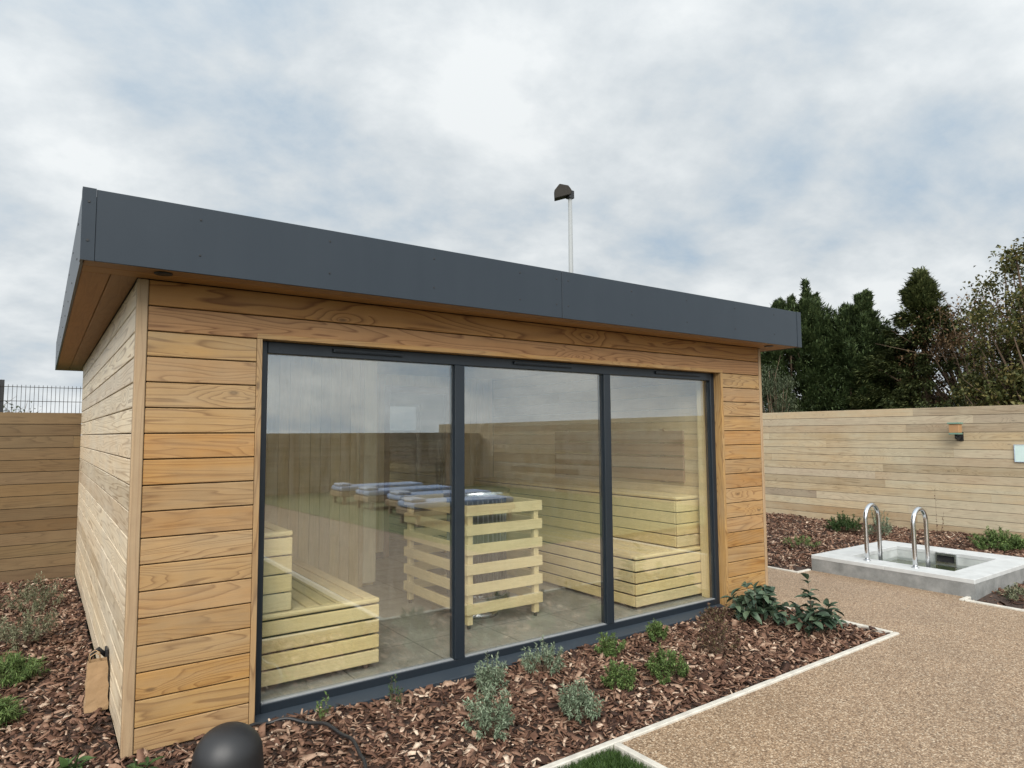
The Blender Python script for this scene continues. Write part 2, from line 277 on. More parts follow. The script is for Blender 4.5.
# ------------------------------------------------------------------ mesh helpers
def link(name, me, mats, parent=None, loc=None):
    o = bpy.data.objects.new(name, me); COL.objects.link(o)
    for mm in (mats if isinstance(mats, (list, tuple)) else [mats]): me.materials.append(mm)
    if parent: o.parent = parent
    if loc: o.location = loc
    return o
class MB:
    def __init__(s): s.v = []; s.f = []; s.uv = []; s.mi = []; s.sm = []
    def box(s, a, b, axis=None, mi=0, twist=None):
        x0, y0, z0 = a; x1, y1, z1 = b
        ext = (abs(x1-x0), abs(y1-y0), abs(z1-z0))
        ax = 'XYZ'.index(axis) if axis else max(range(3), key=lambda i: ext[i])
        V = [(x, y, z) for z in (z0, z1) for y in (y0, y1) for x in (x0, x1)]
        i = len(s.v); s.v += V
        for q in ((0, 2, 3, 1), (4, 5, 7, 6), (0, 1, 5, 4), (2, 6, 7, 3), (0, 4, 6, 2), (1, 3, 7, 5)):
            s.f.append([i+k for k in q])
            P = [V[k] for k in q]
            flat = [d for d in range(3) if all(abs(p[d]-P[0][d]) < 1e-9 for p in P)]
            rest = [d for d in range(3) if d != ax]
            vd = [d for d in rest if d not in flat]
            vd = vd[0] if vd else rest[0]
            ud = ax if ax not in flat else [d for d in rest if d != vd][0]
            s.uv += [(p[ud], p[vd]) for p in P]; s.mi.append(mi); s.sm.append(False)
    def poly(s, V, F, mi=0, smooth=False):
        i = len(s.v); s.v += [tuple(p) for p in V]
        for f in F:
            s.f.append([i+k for k in f]); s.mi.append(mi); s.sm.append(smooth)
            s.uv += [(V[k][0]+V[k][1], V[k][2]) for k in f]
    def tube(s, pts, r, n=10, mi=0, cap=True):
        P = [Vector(p) for p in pts]; rs = r if isinstance(r, (list, tuple)) else [r]*len(P)
        V = []; F_ = []
        ref = None
        for k, p in enumerate(P):
            d = (P[min(k+1, len(P)-1)] - P[max(k-1, 0)]).normalized()
            if ref is None: ref = d.orthogonal().normalized()
            ref = (ref - d*ref.dot(d)).normalized(); b = d.cross(ref)
            for j in range(n):
                a = 2*math.pi*j/n; V.append(p + rs[k]*(math.cos(a)*ref + math.sin(a)*b))
        for k in range(len(P)-1):
            for j in range(n):
                F_.append([k*n+j, k*n+(j+1) % n, (k+1)*n+(j+1) % n, (k+1)*n+j])
        if cap: F_ += [list(range(n))[::-1], [(len(P)-1)*n+j for j in range(n)]]
        s.poly(V, F_, mi, True)
    def lathe(s, prof, c=(0, 0, 0), n=32, mi=0):
        V = []; F_ = []
        for r, z in prof:
            for j in range(n):
                a = 2*math.pi*j/n; V.append((c[0]+r*math.cos(a), c[1]+r*math.sin(a), c[2]+z))
        for k in range(len(prof)-1):
            for j in range(n):
                F_.append([k*n+j, k*n+(j+1) % n, (k+1)*n+(j+1) % n, (k+1)*n+j])
        F_.append([(len(prof)-1)*n+j for j in range(n)]); F_.append(list(range(n))[::-1])
        s.poly(V, F_, mi, True)
    def build(s, name, mats, parent=None, bevel=0.0, seg=1):
        me = bpy.data.meshes.new(name); me.from_pydata(s.v, [], s.f)
        ul = me.uv_layers.new(name="UVMap"); ul.data.foreach_set('uv', np.array(s.uv, dtype=np.float32).ravel())
        me.polygons.foreach_set('material_index', s.mi); me.polygons.foreach_set('use_smooth', s.sm); me.update()
        o = link(name, me, mats, parent)
        if bevel:
            b = o.modifiers.new("bevel", 'BEVEL'); b.width = bevel; b.segments = seg; b.limit_method = 'ANGLE'; b.angle_limit = RAD(40)
        return o
def np_mesh(name, V, Fq, mat, parent=None, smooth=False):
    V = np.ascontiguousarray(V, dtype=np.float32).reshape(-1, 3); Fq = np.ascontiguousarray(Fq, dtype=np.int32); k = Fq.shape[1]
    me = bpy.data.meshes.new(name); me.vertices.add(len(V)); me.vertices.foreach_set('co', V.ravel())
    me.loops.add(Fq.size); me.loops.foreach_set('vertex_index', Fq.ravel())
    me.polygons.add(len(Fq)); me.polygons.foreach_set('loop_start', np.arange(0, Fq.size, k, dtype=np.int32))
    me.update(calc_edges=True)
    if smooth: me.polygons.foreach_set('use_smooth', np.ones(len(Fq), dtype=bool))
    return link(name, me, mat, parent)
def thing(name, label, cat, loc=(0, 0, 0), group=None):
    o = bpy.data.objects.new(name, None); COL.objects.link(o); o.location = loc; o.empty_display_size = 0.1
    tag(o, label, cat, group); return o
def tag(o, label=None, cat=None, group=None, kind=None):
    if label: o['label'] = label
    if cat: o['category'] = cat
    if group: o['group'] = group
    if kind: o['kind'] = kind
    return o
def fit(o, parent):        # mesh built in world coordinates, parented to a thing placed at its base
    o.parent = parent; o.matrix_parent_inverse = Matrix.Translation(-Vector(parent.location)); return o

# ------------------------------------------------------------------ ground, paths, beds
def soil_h(x, y):
    return -0.022 + 0.012*np.sin(x*3.1+1.3*np.sin(y*2.3)) + 0.010*np.sin(y*4.3+x*1.7+0.6) + 0.006*np.sin(x*9.1-y*7.7)
def sheet(name, x0, y0, x1, y1, z, mat):
    mb = MB(); mb.poly([(x0, y0, z), (x1, y0, z), (x1, y1, z), (x0, y1, z)], [(0, 1, 2, 3)]); o = mb.build(name, mat); tag(o, kind='structure'); return o
sheet("ground", -400, -400, 400, 400, -0.12, M_GROUND)
KY = lambda x: -1.222 + 0.0125*(x-1.5)      # centre line of the long kerb
mb = MB()      # resin path: everything that is not bed or lawn, in butting rectangles
for q in ([(1.95, -8.0), (3.92, -8.0), (4.22, -3.34), (4.22, KY(4.22)), (1.95, KY(1.95))], [(4.22, -3.34), (6.30, -3.34), (6.30, 0.455), (4.83, 0.455), (4.83, KY(4.83)), (4.22, KY(4.22))],
          [(5.0, 0.455), (6.215, 0.455), (6.215, 12), (5.0, 12)], [(6.30, -1.05), (6.5, -1.05), (6.5, 0.455), (6.30, 0.455)], [(-6, -13.4), (3.58, -13.4), (3.92, -8.0), (-6, -8.0)]):
    mb.poly([(a, b, 0) for a, b in q], [tuple(range(len(q)))])
tag(mb.build("path", M_GRAVEL), kind='structure')
mb = MB(); mb.poly([(3.62, -13.4, 0), (10.64, -13.4, 0), (10.64, -3.34, 0), (4.22, -3.34, 0)], [(0, 1, 2, 3)]); tag(mb.build("lawn", M_LAWN), kind='structure')
sheet("front_lawn", -6, -8.0, 1.93, -1.19, -0.024, M_TURF)
def soil(name, x0, y0, x1, y1, step=0.06):
    nx, ny = int((x1-x0)/step)+1, int((y1-y0)/step)+1
    X, Y = np.meshgrid(np.linspace(x0, x1, nx), np.linspace(y0, y1, ny)); Z = soil_h(X, Y)
    i = np.arange(nx*ny).reshape(ny, nx)
    o = np_mesh(name, np.stack([X, Y, Z], -1), np.stack([i[:-1, :-1], i[:-1, 1:], i[1:, 1:], i[1:, :-1]], -1).reshape(-1, 4), M_SOIL, smooth=True)
    return tag(o, kind='structure')
soil("front_bed_soil", -3.5, -1.23, 4.85, 0.10)
soil("side_bed_soil", -3.5, 0.10, 0.0, 4.98)
soil("fence_bed_soil", 6.25, 0.46, 10.6, 9.0, 0.08)
soil("pool_bed_soil", 8.06, -1.09, 10.6, 0.47, 0.08)
soil("end_bed_soil", 6.34, -3.2, 10.6, -1.08, 0.08)

def chips(name, rects, dens, lmin, lmax, keep=None):
    P = []
    for x0, y0, x1, y1 in rects:
        n = int((x1-x0)*(y1-y0)*dens); P.append(np.stack([rng.uniform(x0, x1, n), rng.uniform(y0, y1, n)], -1))
    P = np.concatenate(P)
    if keep is not None: P = P[keep(P[:, 0], P[:, 1])]
    n = len(P)
    Ln = rng.uniform(lmin, lmax, n)*rng.choice([0.6, 0.85, 1.0, 1.5], n, p=[.3, .3, .3, .1]); Wd = Ln*rng.uniform(0.22, 0.62, n); Th = rng.uniform(0.0022, 0.006, n)
    bend = rng.uniform(-0.22, 0.22, n)
    # three cross-sections of four verts
    V = np.zeros((n, 12, 3))
    for k, t in enumerate((-0.5, 0.02, 0.5)):
        wk = Wd*rng.uniform(0.35, 1.0, n) if k != 1 else Wd
        off = Wd*rng.uniform(-0.25, 0.25, n); zb = bend*Ln*(1 if k == 1 else 0)
        for j, (sy_, sz_) in enumerate(((-1, -1), (1, -1), (1, 1), (-1, 1))):
            V[:, k*4+j, 0] = Ln*(t + rng.uniform(-0.1, 0.1, n)); V[:, k*4+j, 1] = off + sy_*wk*0.5*rng.uniform(0.7, 1.1, n); V[:, k*4+j, 2] = zb + sz_*Th*0.5*(1 if k == 1 else 0.6) + 0.25*abs(sy_)*0
    yaw_ = rng.uniform(0, 2*np.pi, n); pt = rng.normal(0, 0.38, n); rl = rng.normal(0, 0.42, n)
    c, s_ = np.cos(rl)[:, None], np.sin(rl)[:, None]; y_, z_ = V[..., 1]*c - V[..., 2]*s_, V[..., 1]*s_ + V[..., 2]*c
    c, s_ = np.cos(pt)[:, None], np.sin(pt)[:, None]; x_, z_ = V[..., 0]*c - z_*s_, V[..., 0]*s_ + z_*c
    c, s_ = np.cos(yaw_)[:, None], np.sin(yaw_)[:, None]; X, Y = x_*c - y_*s_, x_*s_ + y_*c
    Z = z_ + (soil_h(P[:, 0], P[:, 1]) + rng.uniform(0.002, 0.026, n))[:, None]
    V = np.stack([X + P[:, :1], Y + P[:, 1:2], Z], -1)
    q = [(0, 3, 2, 1), (8, 9, 10, 11)]
    for k in (0, 4):
        for j in range(4): q.append((k+j, k+(j+1) % 4, k+4+(j+1) % 4, k+4+j))
    Fq = (np.array(q)[None] + (np.arange(n)*12)[:, None, None]).reshape(-1, 4)
    o = np_mesh(name, V, Fq, M_BARK); return tag(o, kind='stuff')
chips("bark_mulch", [(-0.9, -1.22, 4.785, 0.035)], 2300, 0.032, 0.066, lambda x, y: (y > KY(x)+.035) & ((x < 0.0) | (x > 5.0) | (y < -0.02)) & ~((x > 0) & (y > -0.012)))
chips("side_bark_mulch", [(-1.6, 0.0, -0.012, 4.96)], 1900, 0.03, 0.06)
chips("fence_bark_mulch", [(6.29, 0.50, 10.58, 6.0)], 900, 0.04, 0.075, lambda x, y: ~((x < 8.05) & (y < 0.47)) & (rng.random(len(x)) < np.clip((y-0.42)/0.35+(x-6.6)/2.5, 0.15, 1)))
chips("pool_bark_mulch", [(8.07, -1.12, 10.58, 0.52)], 900, 0.04, 0.075)
chips("end_bark_mulch", [(6.36, -3.0, 10.58, -1.10)], 700, 0.04, 0.075, lambda x, y: rng.random(len(x)) < np.clip((x-6.3)/1.0, 0.2, 1))

def kerb(name, pts, label, wd=0.036, h=0.014):
    mb = MB()
    for (x0, y0), (x1, y1) in zip(pts[:-1], pts[1:]):
        ln = math.hypot(x1-x0, y1-y0); ux, uy = (x1-x0)/ln, (y1-y0)/ln; n = max(1, round(ln/0.9))
        for k in range(n):
            a, b = ln*k/n + .001, ln*(k+1)/n - .001; hh = h + random.uniform(-.001, .001)
            V = [(x0+ux*t-uy*w_, y0+uy*t+ux*w_, z) for z in (-.1, hh) for t, w_ in ((a, -wd/2), (b, -wd/2), (b, wd/2), (a, wd/2))]
            mb.poly(V, [(3, 2, 1, 0), (4, 5, 6, 7), (0, 1, 5, 4), (1, 2, 6, 5), (2, 3, 7, 6), (3, 0, 4, 7)])
    o = mb.build(name, M_KERB, bevel=0.004); tag(o, label, "kerb"); return o
kerb("edging_kerb", [(-3.5, KY(-3.5)), (4.841, KY(4.841))], "long pale kerb between the planted bed and the gravel path")
kerb("edging_kerb", [(4.82, KY(4.82)+.023), (4.82, -0.02)], "short pale kerb closing the bed at the cabin's far corner")
kerb("edging_kerb", [(1.937, -8.0), (1.937, KY(1.937)-.023)], "pale kerb between green turf corner and gravel path")
kerb("edging_kerb", [(6.22, 0.44), (6.22, 9.0)], "pale kerb running behind the cabin beside the fence bed")
kerb("edging_kerb", [(6.242, 0.46), (6.455, 0.46)], "tiny pale kerb meeting the pool's far corner")
kerb("edging_kerb", [(6.305, -3.2), (6.305, -1.073)], "pale kerb at right edge beside the gravel path")
kerb("edging_kerb", [(6.285, -1.05), (6.455, -1.05)], "stub of pale kerb touching the pool's near corner")

# turf blades where the lawn corner is in view
n = 26000
bx, by = rng.uniform(1.0, 1.91, n), rng.uniform(-1.85, -1.236, n)
az = rng.uniform(0, 2*np.pi, n); hh = rng.uniform(0.0, 0.012, n); bw = 0.0016
le = rng.normal(0, 0.5, (n, 2))*(hh+.022)[:, None]
dx, dy = np.cos(az)*bw, np.sin(az)*bw
V = np.stack([np.stack([bx-dx, by-dy, np.full(n, -0.022)], -1), np.stack([bx+dx, by+dy, np.full(n, -0.022)], -1), np.stack([bx+le[:, 0]+dx*.4, by+le[:, 1]+dy*.4, hh], -1), np.stack([bx+le[:, 0]-dx*.4, by+le[:, 1]-dy*.4, hh], -1)], 1)
tag(np_mesh("turf_grass", V, np.arange(n*4).reshape(n, 4), M_GRASS), kind='stuff')

# ------------------------------------------------------------------ sauna cabin
cabin = thing("sauna_cabin", "timber sauna cabin with grey flat roof and a wall of glass", "cabin", (0, 0, 0))
PITCH, Z0, ZT = 0.125, 0.125, 2.2545
WX, WY = 5.017, 5.053
rows = [0.008] + [Z0 + k*PITCH for k in range(17)] + [ZT]
G = 0.0055
def clad(name, mat, face, s0, s1, pos, zlo, zhi, cut=None, seg=None):
    """boards of one face: face 'F' (y=pos, runs in x) or 'S' (x=pos, runs in y)"""
    mb = MB(); d = 0.018
    for a, b in zip(rows[:-1], rows[1:]):
        a2, b2 = max(a, zlo), min(b, zhi)
        if b2-a2 < 0.01: continue
        cuts = [s0, s1]
        if seg: cuts = [s0] + sorted(random.uniform(s0+.5, s1-.5) for _ in range(seg)) + [s1]
        for u0, u1 in zip(cuts[:-1], cuts[1:]):
            if face == 'F': mb.box((u0+.0008, pos, a2+G/2), (u1-.0008, pos+d, b2-G/2), 'X')
            elif face == 'L': mb.box((pos, u0+.0008, a2+G/2), (pos+d, u1-.0008, b2-G/2), 'Y')
            elif face == 'B': mb.box((u0+.0008, pos-d, a2+G/2), (u1-.0008, pos, b2-G/2), 'X')
            else: mb.box((pos-d, u0+.0008, a2+G/2), (pos, u1-.0008, b2-G/2), 'Y')
    return mb.build(name, mat, cabin, bevel=0.003)
FL, FR, FT = 0.5888, 4.4317, 2.000     # window frame outer edges
TR = 0.028
clad("front_cladding", W_FRONT, 'F', 0.047, FL-TR, 0.0, 0, 2.0)
clad("front_cladding", W_FRONT, 'F', FR+TR, WX-0.032, 0.0, 0, 2.0)
clad("front_cladding", W_FRESH_SHADE, 'F', 0.047, WX-0.032, 0.0, 2.0, 3)
clad("side_cladding", W_SIDE, 'L', 0.047, WY, 0.0, 0, 3)
clad("side_cladding", W_FRONT, 'R', 0.035, WY, WX, 0, 3)
# back cladding with an opening for the rear window
RW = (3.22, 4.12, 1.50, 1.92)
clad("rear_cladding", W_FRONT, 'B', 0.0, RW[0], WY+.018, 0, 3); clad("rear_cladding", W_FRONT, 'B', RW[1], WX, WY+.018, 0, 3)
clad("rear_cladding", W_FRONT, 'B', RW[0], RW[1], WY+.018, 0, RW[2]); clad("rear_cladding", W_FRONT, 'B', RW[0], RW[1], WY+.018, RW[3], 3)
mb = MB(); mb.box((-0.004, -0.004, 0.004), (0.045, 0.044, ZT-.002), 'Z'); mb.build("corner_post", W_POST, cabin, bevel=0.004)
mb = MB(); mb.box((WX-0.030, -0.004, 0.004), (WX+0.004, 0.034, ZT-.002), 'Z'); mb.build("corner_post", W_POST, cabin, bevel=0.004)
mb = MB()      # structural core behind the boards, leaving the window opening
IX0, IX1, IY0, IY1, IZ0, IZ1 = 0.40, 4.50, 0.20, 3.65, 0.055, 2.20
for a, b in (((0.02, 0.0185, 0.0), (IX0, WY-.001, 2.25)), ((IX1, 0.0185, 0.0), (WX-.02, WY-.001, 2.25)), ((IX0, 0.0185, FT+.03), (IX1, 0.2, 2.25)),
             ((IX0, 0.0185, 0.0), (FL-TR, 0.2, FT+.03)), ((FR+TR, 0.0185, 0.0), (IX1, 0.2, FT+.03)),
             ((IX0, WY-.08, 0.0), (RW[0], WY-.001, 2.25)), ((RW[1], WY-.08, 0.0), (IX1, WY-.001, 2.25)), ((RW[0], WY-.08, 0), (RW[1], WY-.001, RW[2])), ((RW[0], WY-.08, RW[3]), (RW[1], WY-.001, 2.25))):
    mb.box(a, b)
mb.build("wall_core", M_BATTEN, cabin)
# window trim and reveal
mb = MB(); mb.box((FL-TR, -0.004, 0.0), (FL, 0.118, FT+.0), 'Z'); mb.box((FR, -0.004, 0.0), (FR+TR, 0.118, FT+.0), 'Z'); mb.box((FL-TR, -0.004, FT+.001), (FR+TR, 0.118, FT+TR), 'X')
mb.build("window_trim", W_FRONT, cabin, bevel=0.002)
RY = 0.07
win = MB()
win.box((FL, RY, 0.0), (0.635, RY+.07, FT)); win.box((4.383, RY, 0.0), (FR, RY+.07, FT)); win.box((0.6355, RY, 1.934), (4.3825, RY+.07, FT-.0005)); win.box((0.6355, RY, 0.018), (4.3825, RY+.07, 0.072))
wf = win.build("window_frame", M_FRAME, cabin, bevel=0.003)
for x0, x1 in ((1.818, 1.888), (3.124, 3.191)):
    q = MB(); q.box((x0, RY-.003, 0.0725), (x1, RY+.072, 1.9335)); q.build("mullion", M_FRAME, wf, bevel=0.003)
for (x0, x1), tl in zip(((0.635, 1.818), (1.888, 3.124), (3.191, 4.383)), (-0.001, -0.0015, -0.001)):
    q = MB(); y = RY+.024; t2 = 0.012
    zb, zt = 0.066, 1.940; x0 -= .006; x1 += .006
    V = [(x0, y+tl, zb), (x1, y+tl, zb), (x1, y-tl, zt), (x0, y-tl, zt)]; V += [(a, b+t2, c) for a, b, c in V]
    q.poly(V, [(0, 1, 2, 3), (5, 4, 7, 6), (0, 4, 5, 1), (1, 5, 6, 2), (2, 6, 7, 3), (3, 7, 4, 0)])
    q.build("glass_pane", M_GLASS, wf)
    q = MB()
    for a, b in (((x0+.006, RY+.018, 0.0725), (x0+.013, RY+.05, 1.933)), ((x1-.013, RY+.018, 0.0725), (x1-.006, RY+.05, 1.933))):
        q = MB(); q.box(a, b); q.build("gasket", M_FRAME, wf)
    q = MB(); q.box((x0+.014, RY+.006, 0.0725), (x1-.014, RY+.05, 0.0775)); q.build("glazing_bead", M_BEAD_GLINT, wf)
for x0, x1 in ((1.00, 1.44), (2.28, 2.80), (3.69, 4.24)):
    q = MB(); q.box((x0, RY-.016, 1.962), (x1, RY-.0005, 1.984)); q.box((x0+.01, RY-.020, 1.966), (x1-.01, RY-.0165, 1.972)); q.build("trickle_vent", M_FRAME, wf, bevel=0.002)
q = MB(); q.poly([(FL+.002, -0.030, 0.004), (FR-.002, -0.030, 0.004), (FR-.002, -0.030, -0.03), (FL+.002, -0.030, -0.03), (FL+.002, RY-.001, 0.030), (FR-.002, RY-.001, 0.030), (FR-.002, RY-.001, -0.03), (FL+.002, RY-.001, -0.03)],
               [(0, 3, 2, 1), (0, 1, 5, 4), (4, 5, 6, 7), (0, 4, 7, 3), (1, 2, 6, 5), (3, 7, 6, 2)]); q.build("sill", M_GREY, wf, bevel=0.003)
# roof
RX0, RX1, RY0, RY1, RZ0, RZ1 = -0.2478, 5.2602, -0.2627, 5.6804, 2.2545, 2.5708
def screws(mb, pts, axis):
    for p in pts:
        a, b = [0.009]*3, [0.009]*3; k = 'XYZ'.index(axis); 
        c = [p[i] - (0.003 if i == k else 0.0045) for i in range(3)]; d = [p[i] + (0.003 if i == k else 0.0045) for i in range(3)]; mb.box(c, d, mi=1)
mb = MB(); zA, zB = RZ0-.003, RZ1
for x0, x1 in ((RX0+.05, 2.445), (2.449, RX1-.06)): mb.box((x0, RY0, zA), (x1, RY0+.012, zB), 'X')
screws(mb, [(x, RY0, z) for x in (0.225, 0.855, 1.48, 2.10, 2.40, 2.50, 3.1, 3.7, 4.3, 4.85) for z in (RZ0+.085, RZ1-.06)], 'Y')
mb.build("fascia", [M_GREY, M_BLACK], cabin, bevel=0.0015)
mb = MB(); mb.box((RX0-.003, RY0-.003, zA), (RX0+.049, RY0+.011, zB+.002)); mb.box((RX0-.003, RY0+.012, zA), (RX0+.009, RY0+.06, zB+.002)); screws(mb, [(RX0+.022, RY0-.003, z) for z in (RZ0+.085, RZ1-.06)], 'Y'); mb.build("corner_trim", [M_GREY, M_BLACK], cabin)
mb = MB(); mb.box((RX1-.059, RY0-.003, zA), (RX1+.003, RY0+.011, zB+.002)); mb.box((RX1-.009, RY0+.012, zA), (RX1+.003, RY0+.06, zB+.002)); mb.build("corner_trim", M_GREY, cabin)
for x0, x1, sx in ((RX0, RX0+.012, RX0), (RX1-.012, RX1, RX1)):
    mb = MB(); mb.box((x0, RY0+.061, zA), (x1, RY1, zB), 'Y'); screws(mb, [(sx, y, z) for y in np.arange(RY0+.4, RY1, .62) for z in (RZ0+.085, RZ1-.06)], 'X'); mb.build("fascia", [M_GREY, M_BLACK], cabin)
mb = MB(); mb.box((RX0+.0125, RY1-.012, zA), (RX1-.0125, RY1-.0002, zB-.001), 'X'); mb.build("fascia", M_GREY, cabin)
mb = MB(); mb.box((RX0+.013, RY0+.013, RZ0+.02), (RX1-.013, RY1-.013, RZ1-.03)); mb.build("roof", M_ROOF, cabin)
mb = MB(); sg = .003
for y0, y1 in ((RY0+.013, RY0+.13), (RY0+.13+sg, -0.0045)): mb.box((RX0+.013, y0, RZ0), (RX1-.013, y1, RZ0+.018), 'X')
for x0, x1 in ((RX0+.013, RX0+.13), (RX0+.13+sg, -.0045), (WX+.0045, WX+.12), (WX+.12+sg, RX1-.013)): mb.box((x0, -0.0040, RZ0), (x1, RY1-.013, RZ0+.018), 'Y')
mb.box((0.0, WY+.02, RZ0), (WX, RY1-.014, RZ0+.018), 'X')
mb.build("soffit", W_SOFF, cabin, bevel=0.002)
for x, y in ((0.085, -0.17), (4.93, -0.15)):
    q = MB(); q.lathe([(0.040, 0.0), (0.040, 0.004), (0.0, 0.004)][::-1], (x, y, RZ0-.006), 24); q.build("soffit_downlight", M_BLACK, cabin)
# interior shell
mb = MB(); mb.box((IX0, IY0-.06, 0.0), (IX1, WY-.085, IZ0)); mb.build("floor", M_FLOOR, cabin)
mb = MB(); mb.box((IX0, 0.2005, IZ1), (IX1, WY-.085, IZ1+.02), 'Y'); mb.build("ceiling", W_LINING, cabin)
def vboards(name, mat, fixed, s0, s1, face, z0=IZ0, z1=IZ1, wd=0.095, holes=None, parent=cabin):
    mb = MB(); u = s0
    while u < s1-.005:
        u2 = min(u+wd, s1); d = .014
        zs = [(z0, z1)]
        if holes and u2 > holes[0]+.001 and u < holes[1]-.001: zs = [(z0, holes[2]), (holes[3], z1)]
        for za_, zb_ in zs:
            if zb_-za_ < .01: continue
            if face == 'y': mb.box((u+.0012, fixed-d, za_), (u2-.0012, fixed, zb_), 'Z')
            elif face == 'x-': mb.box((fixed-d, u+.0012, za_), (fixed, u2-.0012, zb_), 'Z')
            else: mb.box((fixed, u+.0012, za_), (fixed+d, u2-.0012, zb_), 'Z')
        u = u2
    return mb.build(name, mat, parent, bevel=.002)
vboards("lining", W_LINING, IX0, IY0+.02, 2.38, 'x+')
vboards("partition", W_LINING, 2.40, IX0+.016, 2.17, 'y')
mb = MB(); mb.box((2.17, 2.385, IZ0+.03), (2.30, 2.43, IZ1), 'Z'); mb.build("partition_post", W_PALE, cabin, bevel=.003)
mb = MB(); mb.box((0.42, 2.402, 0.0), (2.16, 3.64, IZ1-.001)); mb.box((2.16, 2.432, 0.0), (2.295, 3.64, IZ1-.001)); mb.build("partition_core", W_LINING, cabin)
vboards("back_lining", W_LINING, 3.65, 2.31, 2.95, 'y'); vboards("back_lining", W_LINING, 3.65, 3.85, IX1-.016, 'y')
vboards("back_lining", W_LINING, 3.65, 2.95, 3.85, 'y', z0=2.06)
mb = MB(); mb.box((2.31, 3.6505, 0), (2.95, 3.72, IZ1-.001)); mb.box((3.85, 3.6505, 0), (IX1-.002, 3.72, IZ1-.001)); mb.box((2.951, 3.6505, 2.06), (3.849, 3.72, IZ1-.001)); mb.build("back_wall_core", M_DARK, cabin)
for xa_, xb_ in ((2.31, 2.94), (3.86, IX1-.02)):
    mb = MB(); mb.box((xa_, 3.622, IZ0), (xb_, 3.634, IZ0+.07)); mb.build("skirting", M_DARK, cabin)
dr = MB(); dr.box((2.951, 3.64, IZ0), (3.02, 3.70, 2.06), 'Z'); dr.box((3.78, 3.64, IZ0), (3.849, 3.70, 2.06), 'Z'); dr.box((3.021, 3.64, 1.98), (3.779, 3.70, 2.06), 'X')
door = dr.build("door", W_BACK, cabin, bevel=.003)
q = MB(); q.box((3.022, 3.664, IZ0+.01), (3.778, 3.672, 1.978)); q.build("glass_pane", M_GLASS, door)
q = MB()
for yy in (3.61,): q.tube([(3.70, yy, 0.80), (3.70, yy, 1.17)], 0.016, 10); q.tube([(3.70, yy, 0.90), (3.70, 3.663, 0.90)], 0.01, 8); q.tube([(3.70, yy, 1.07), (3.70, 3.663, 1.07)], 0.01, 8)
q.build("handle", M_BLACK, door)
mb = MB()     # right wall: horizontal boards
z = IZ0
while z < IZ1-.01: mb.box((IX1-.015, IY0+.05, z+.0015), (IX1-.001, 3.634, min(z+.118, IZ1)-.0015), 'Y'); z += .118
mb.build("lining", W_LINING, cabin, bevel=.002)
mb = MB(); mb.box((FR-.02, RY+.075, IZ0), (IX1-.001, 0.2495, IZ1), 'Z'); mb.build("lining_post", W_BENCH, cabin, bevel=.003)
mb = MB()     # rear window frame
for a, b in (((RW[0], WY-.06, RW[2]), (RW[0]+.04, WY, RW[3])), ((RW[1]-.04, WY-.06, RW[2]), (RW[1], WY, RW[3])), ((RW[0]+.04, WY-.06, RW[2]), (RW[1]-.04, WY, RW[2]+.04)), ((RW[0]+.04, WY-.06, RW[3]-.04), (RW[1]-.04, WY, RW[3]))): mb.box(a, b)
rw = mb.build("window_frame", M_FRAME, cabin); q = MB(); q.box((RW[0]+.041, WY-.035, RW[2]+.041), (RW[1]-.041, WY-.025, RW[3]-.041)); q.build("glass_pane", M_GLASS_DIM, rw)

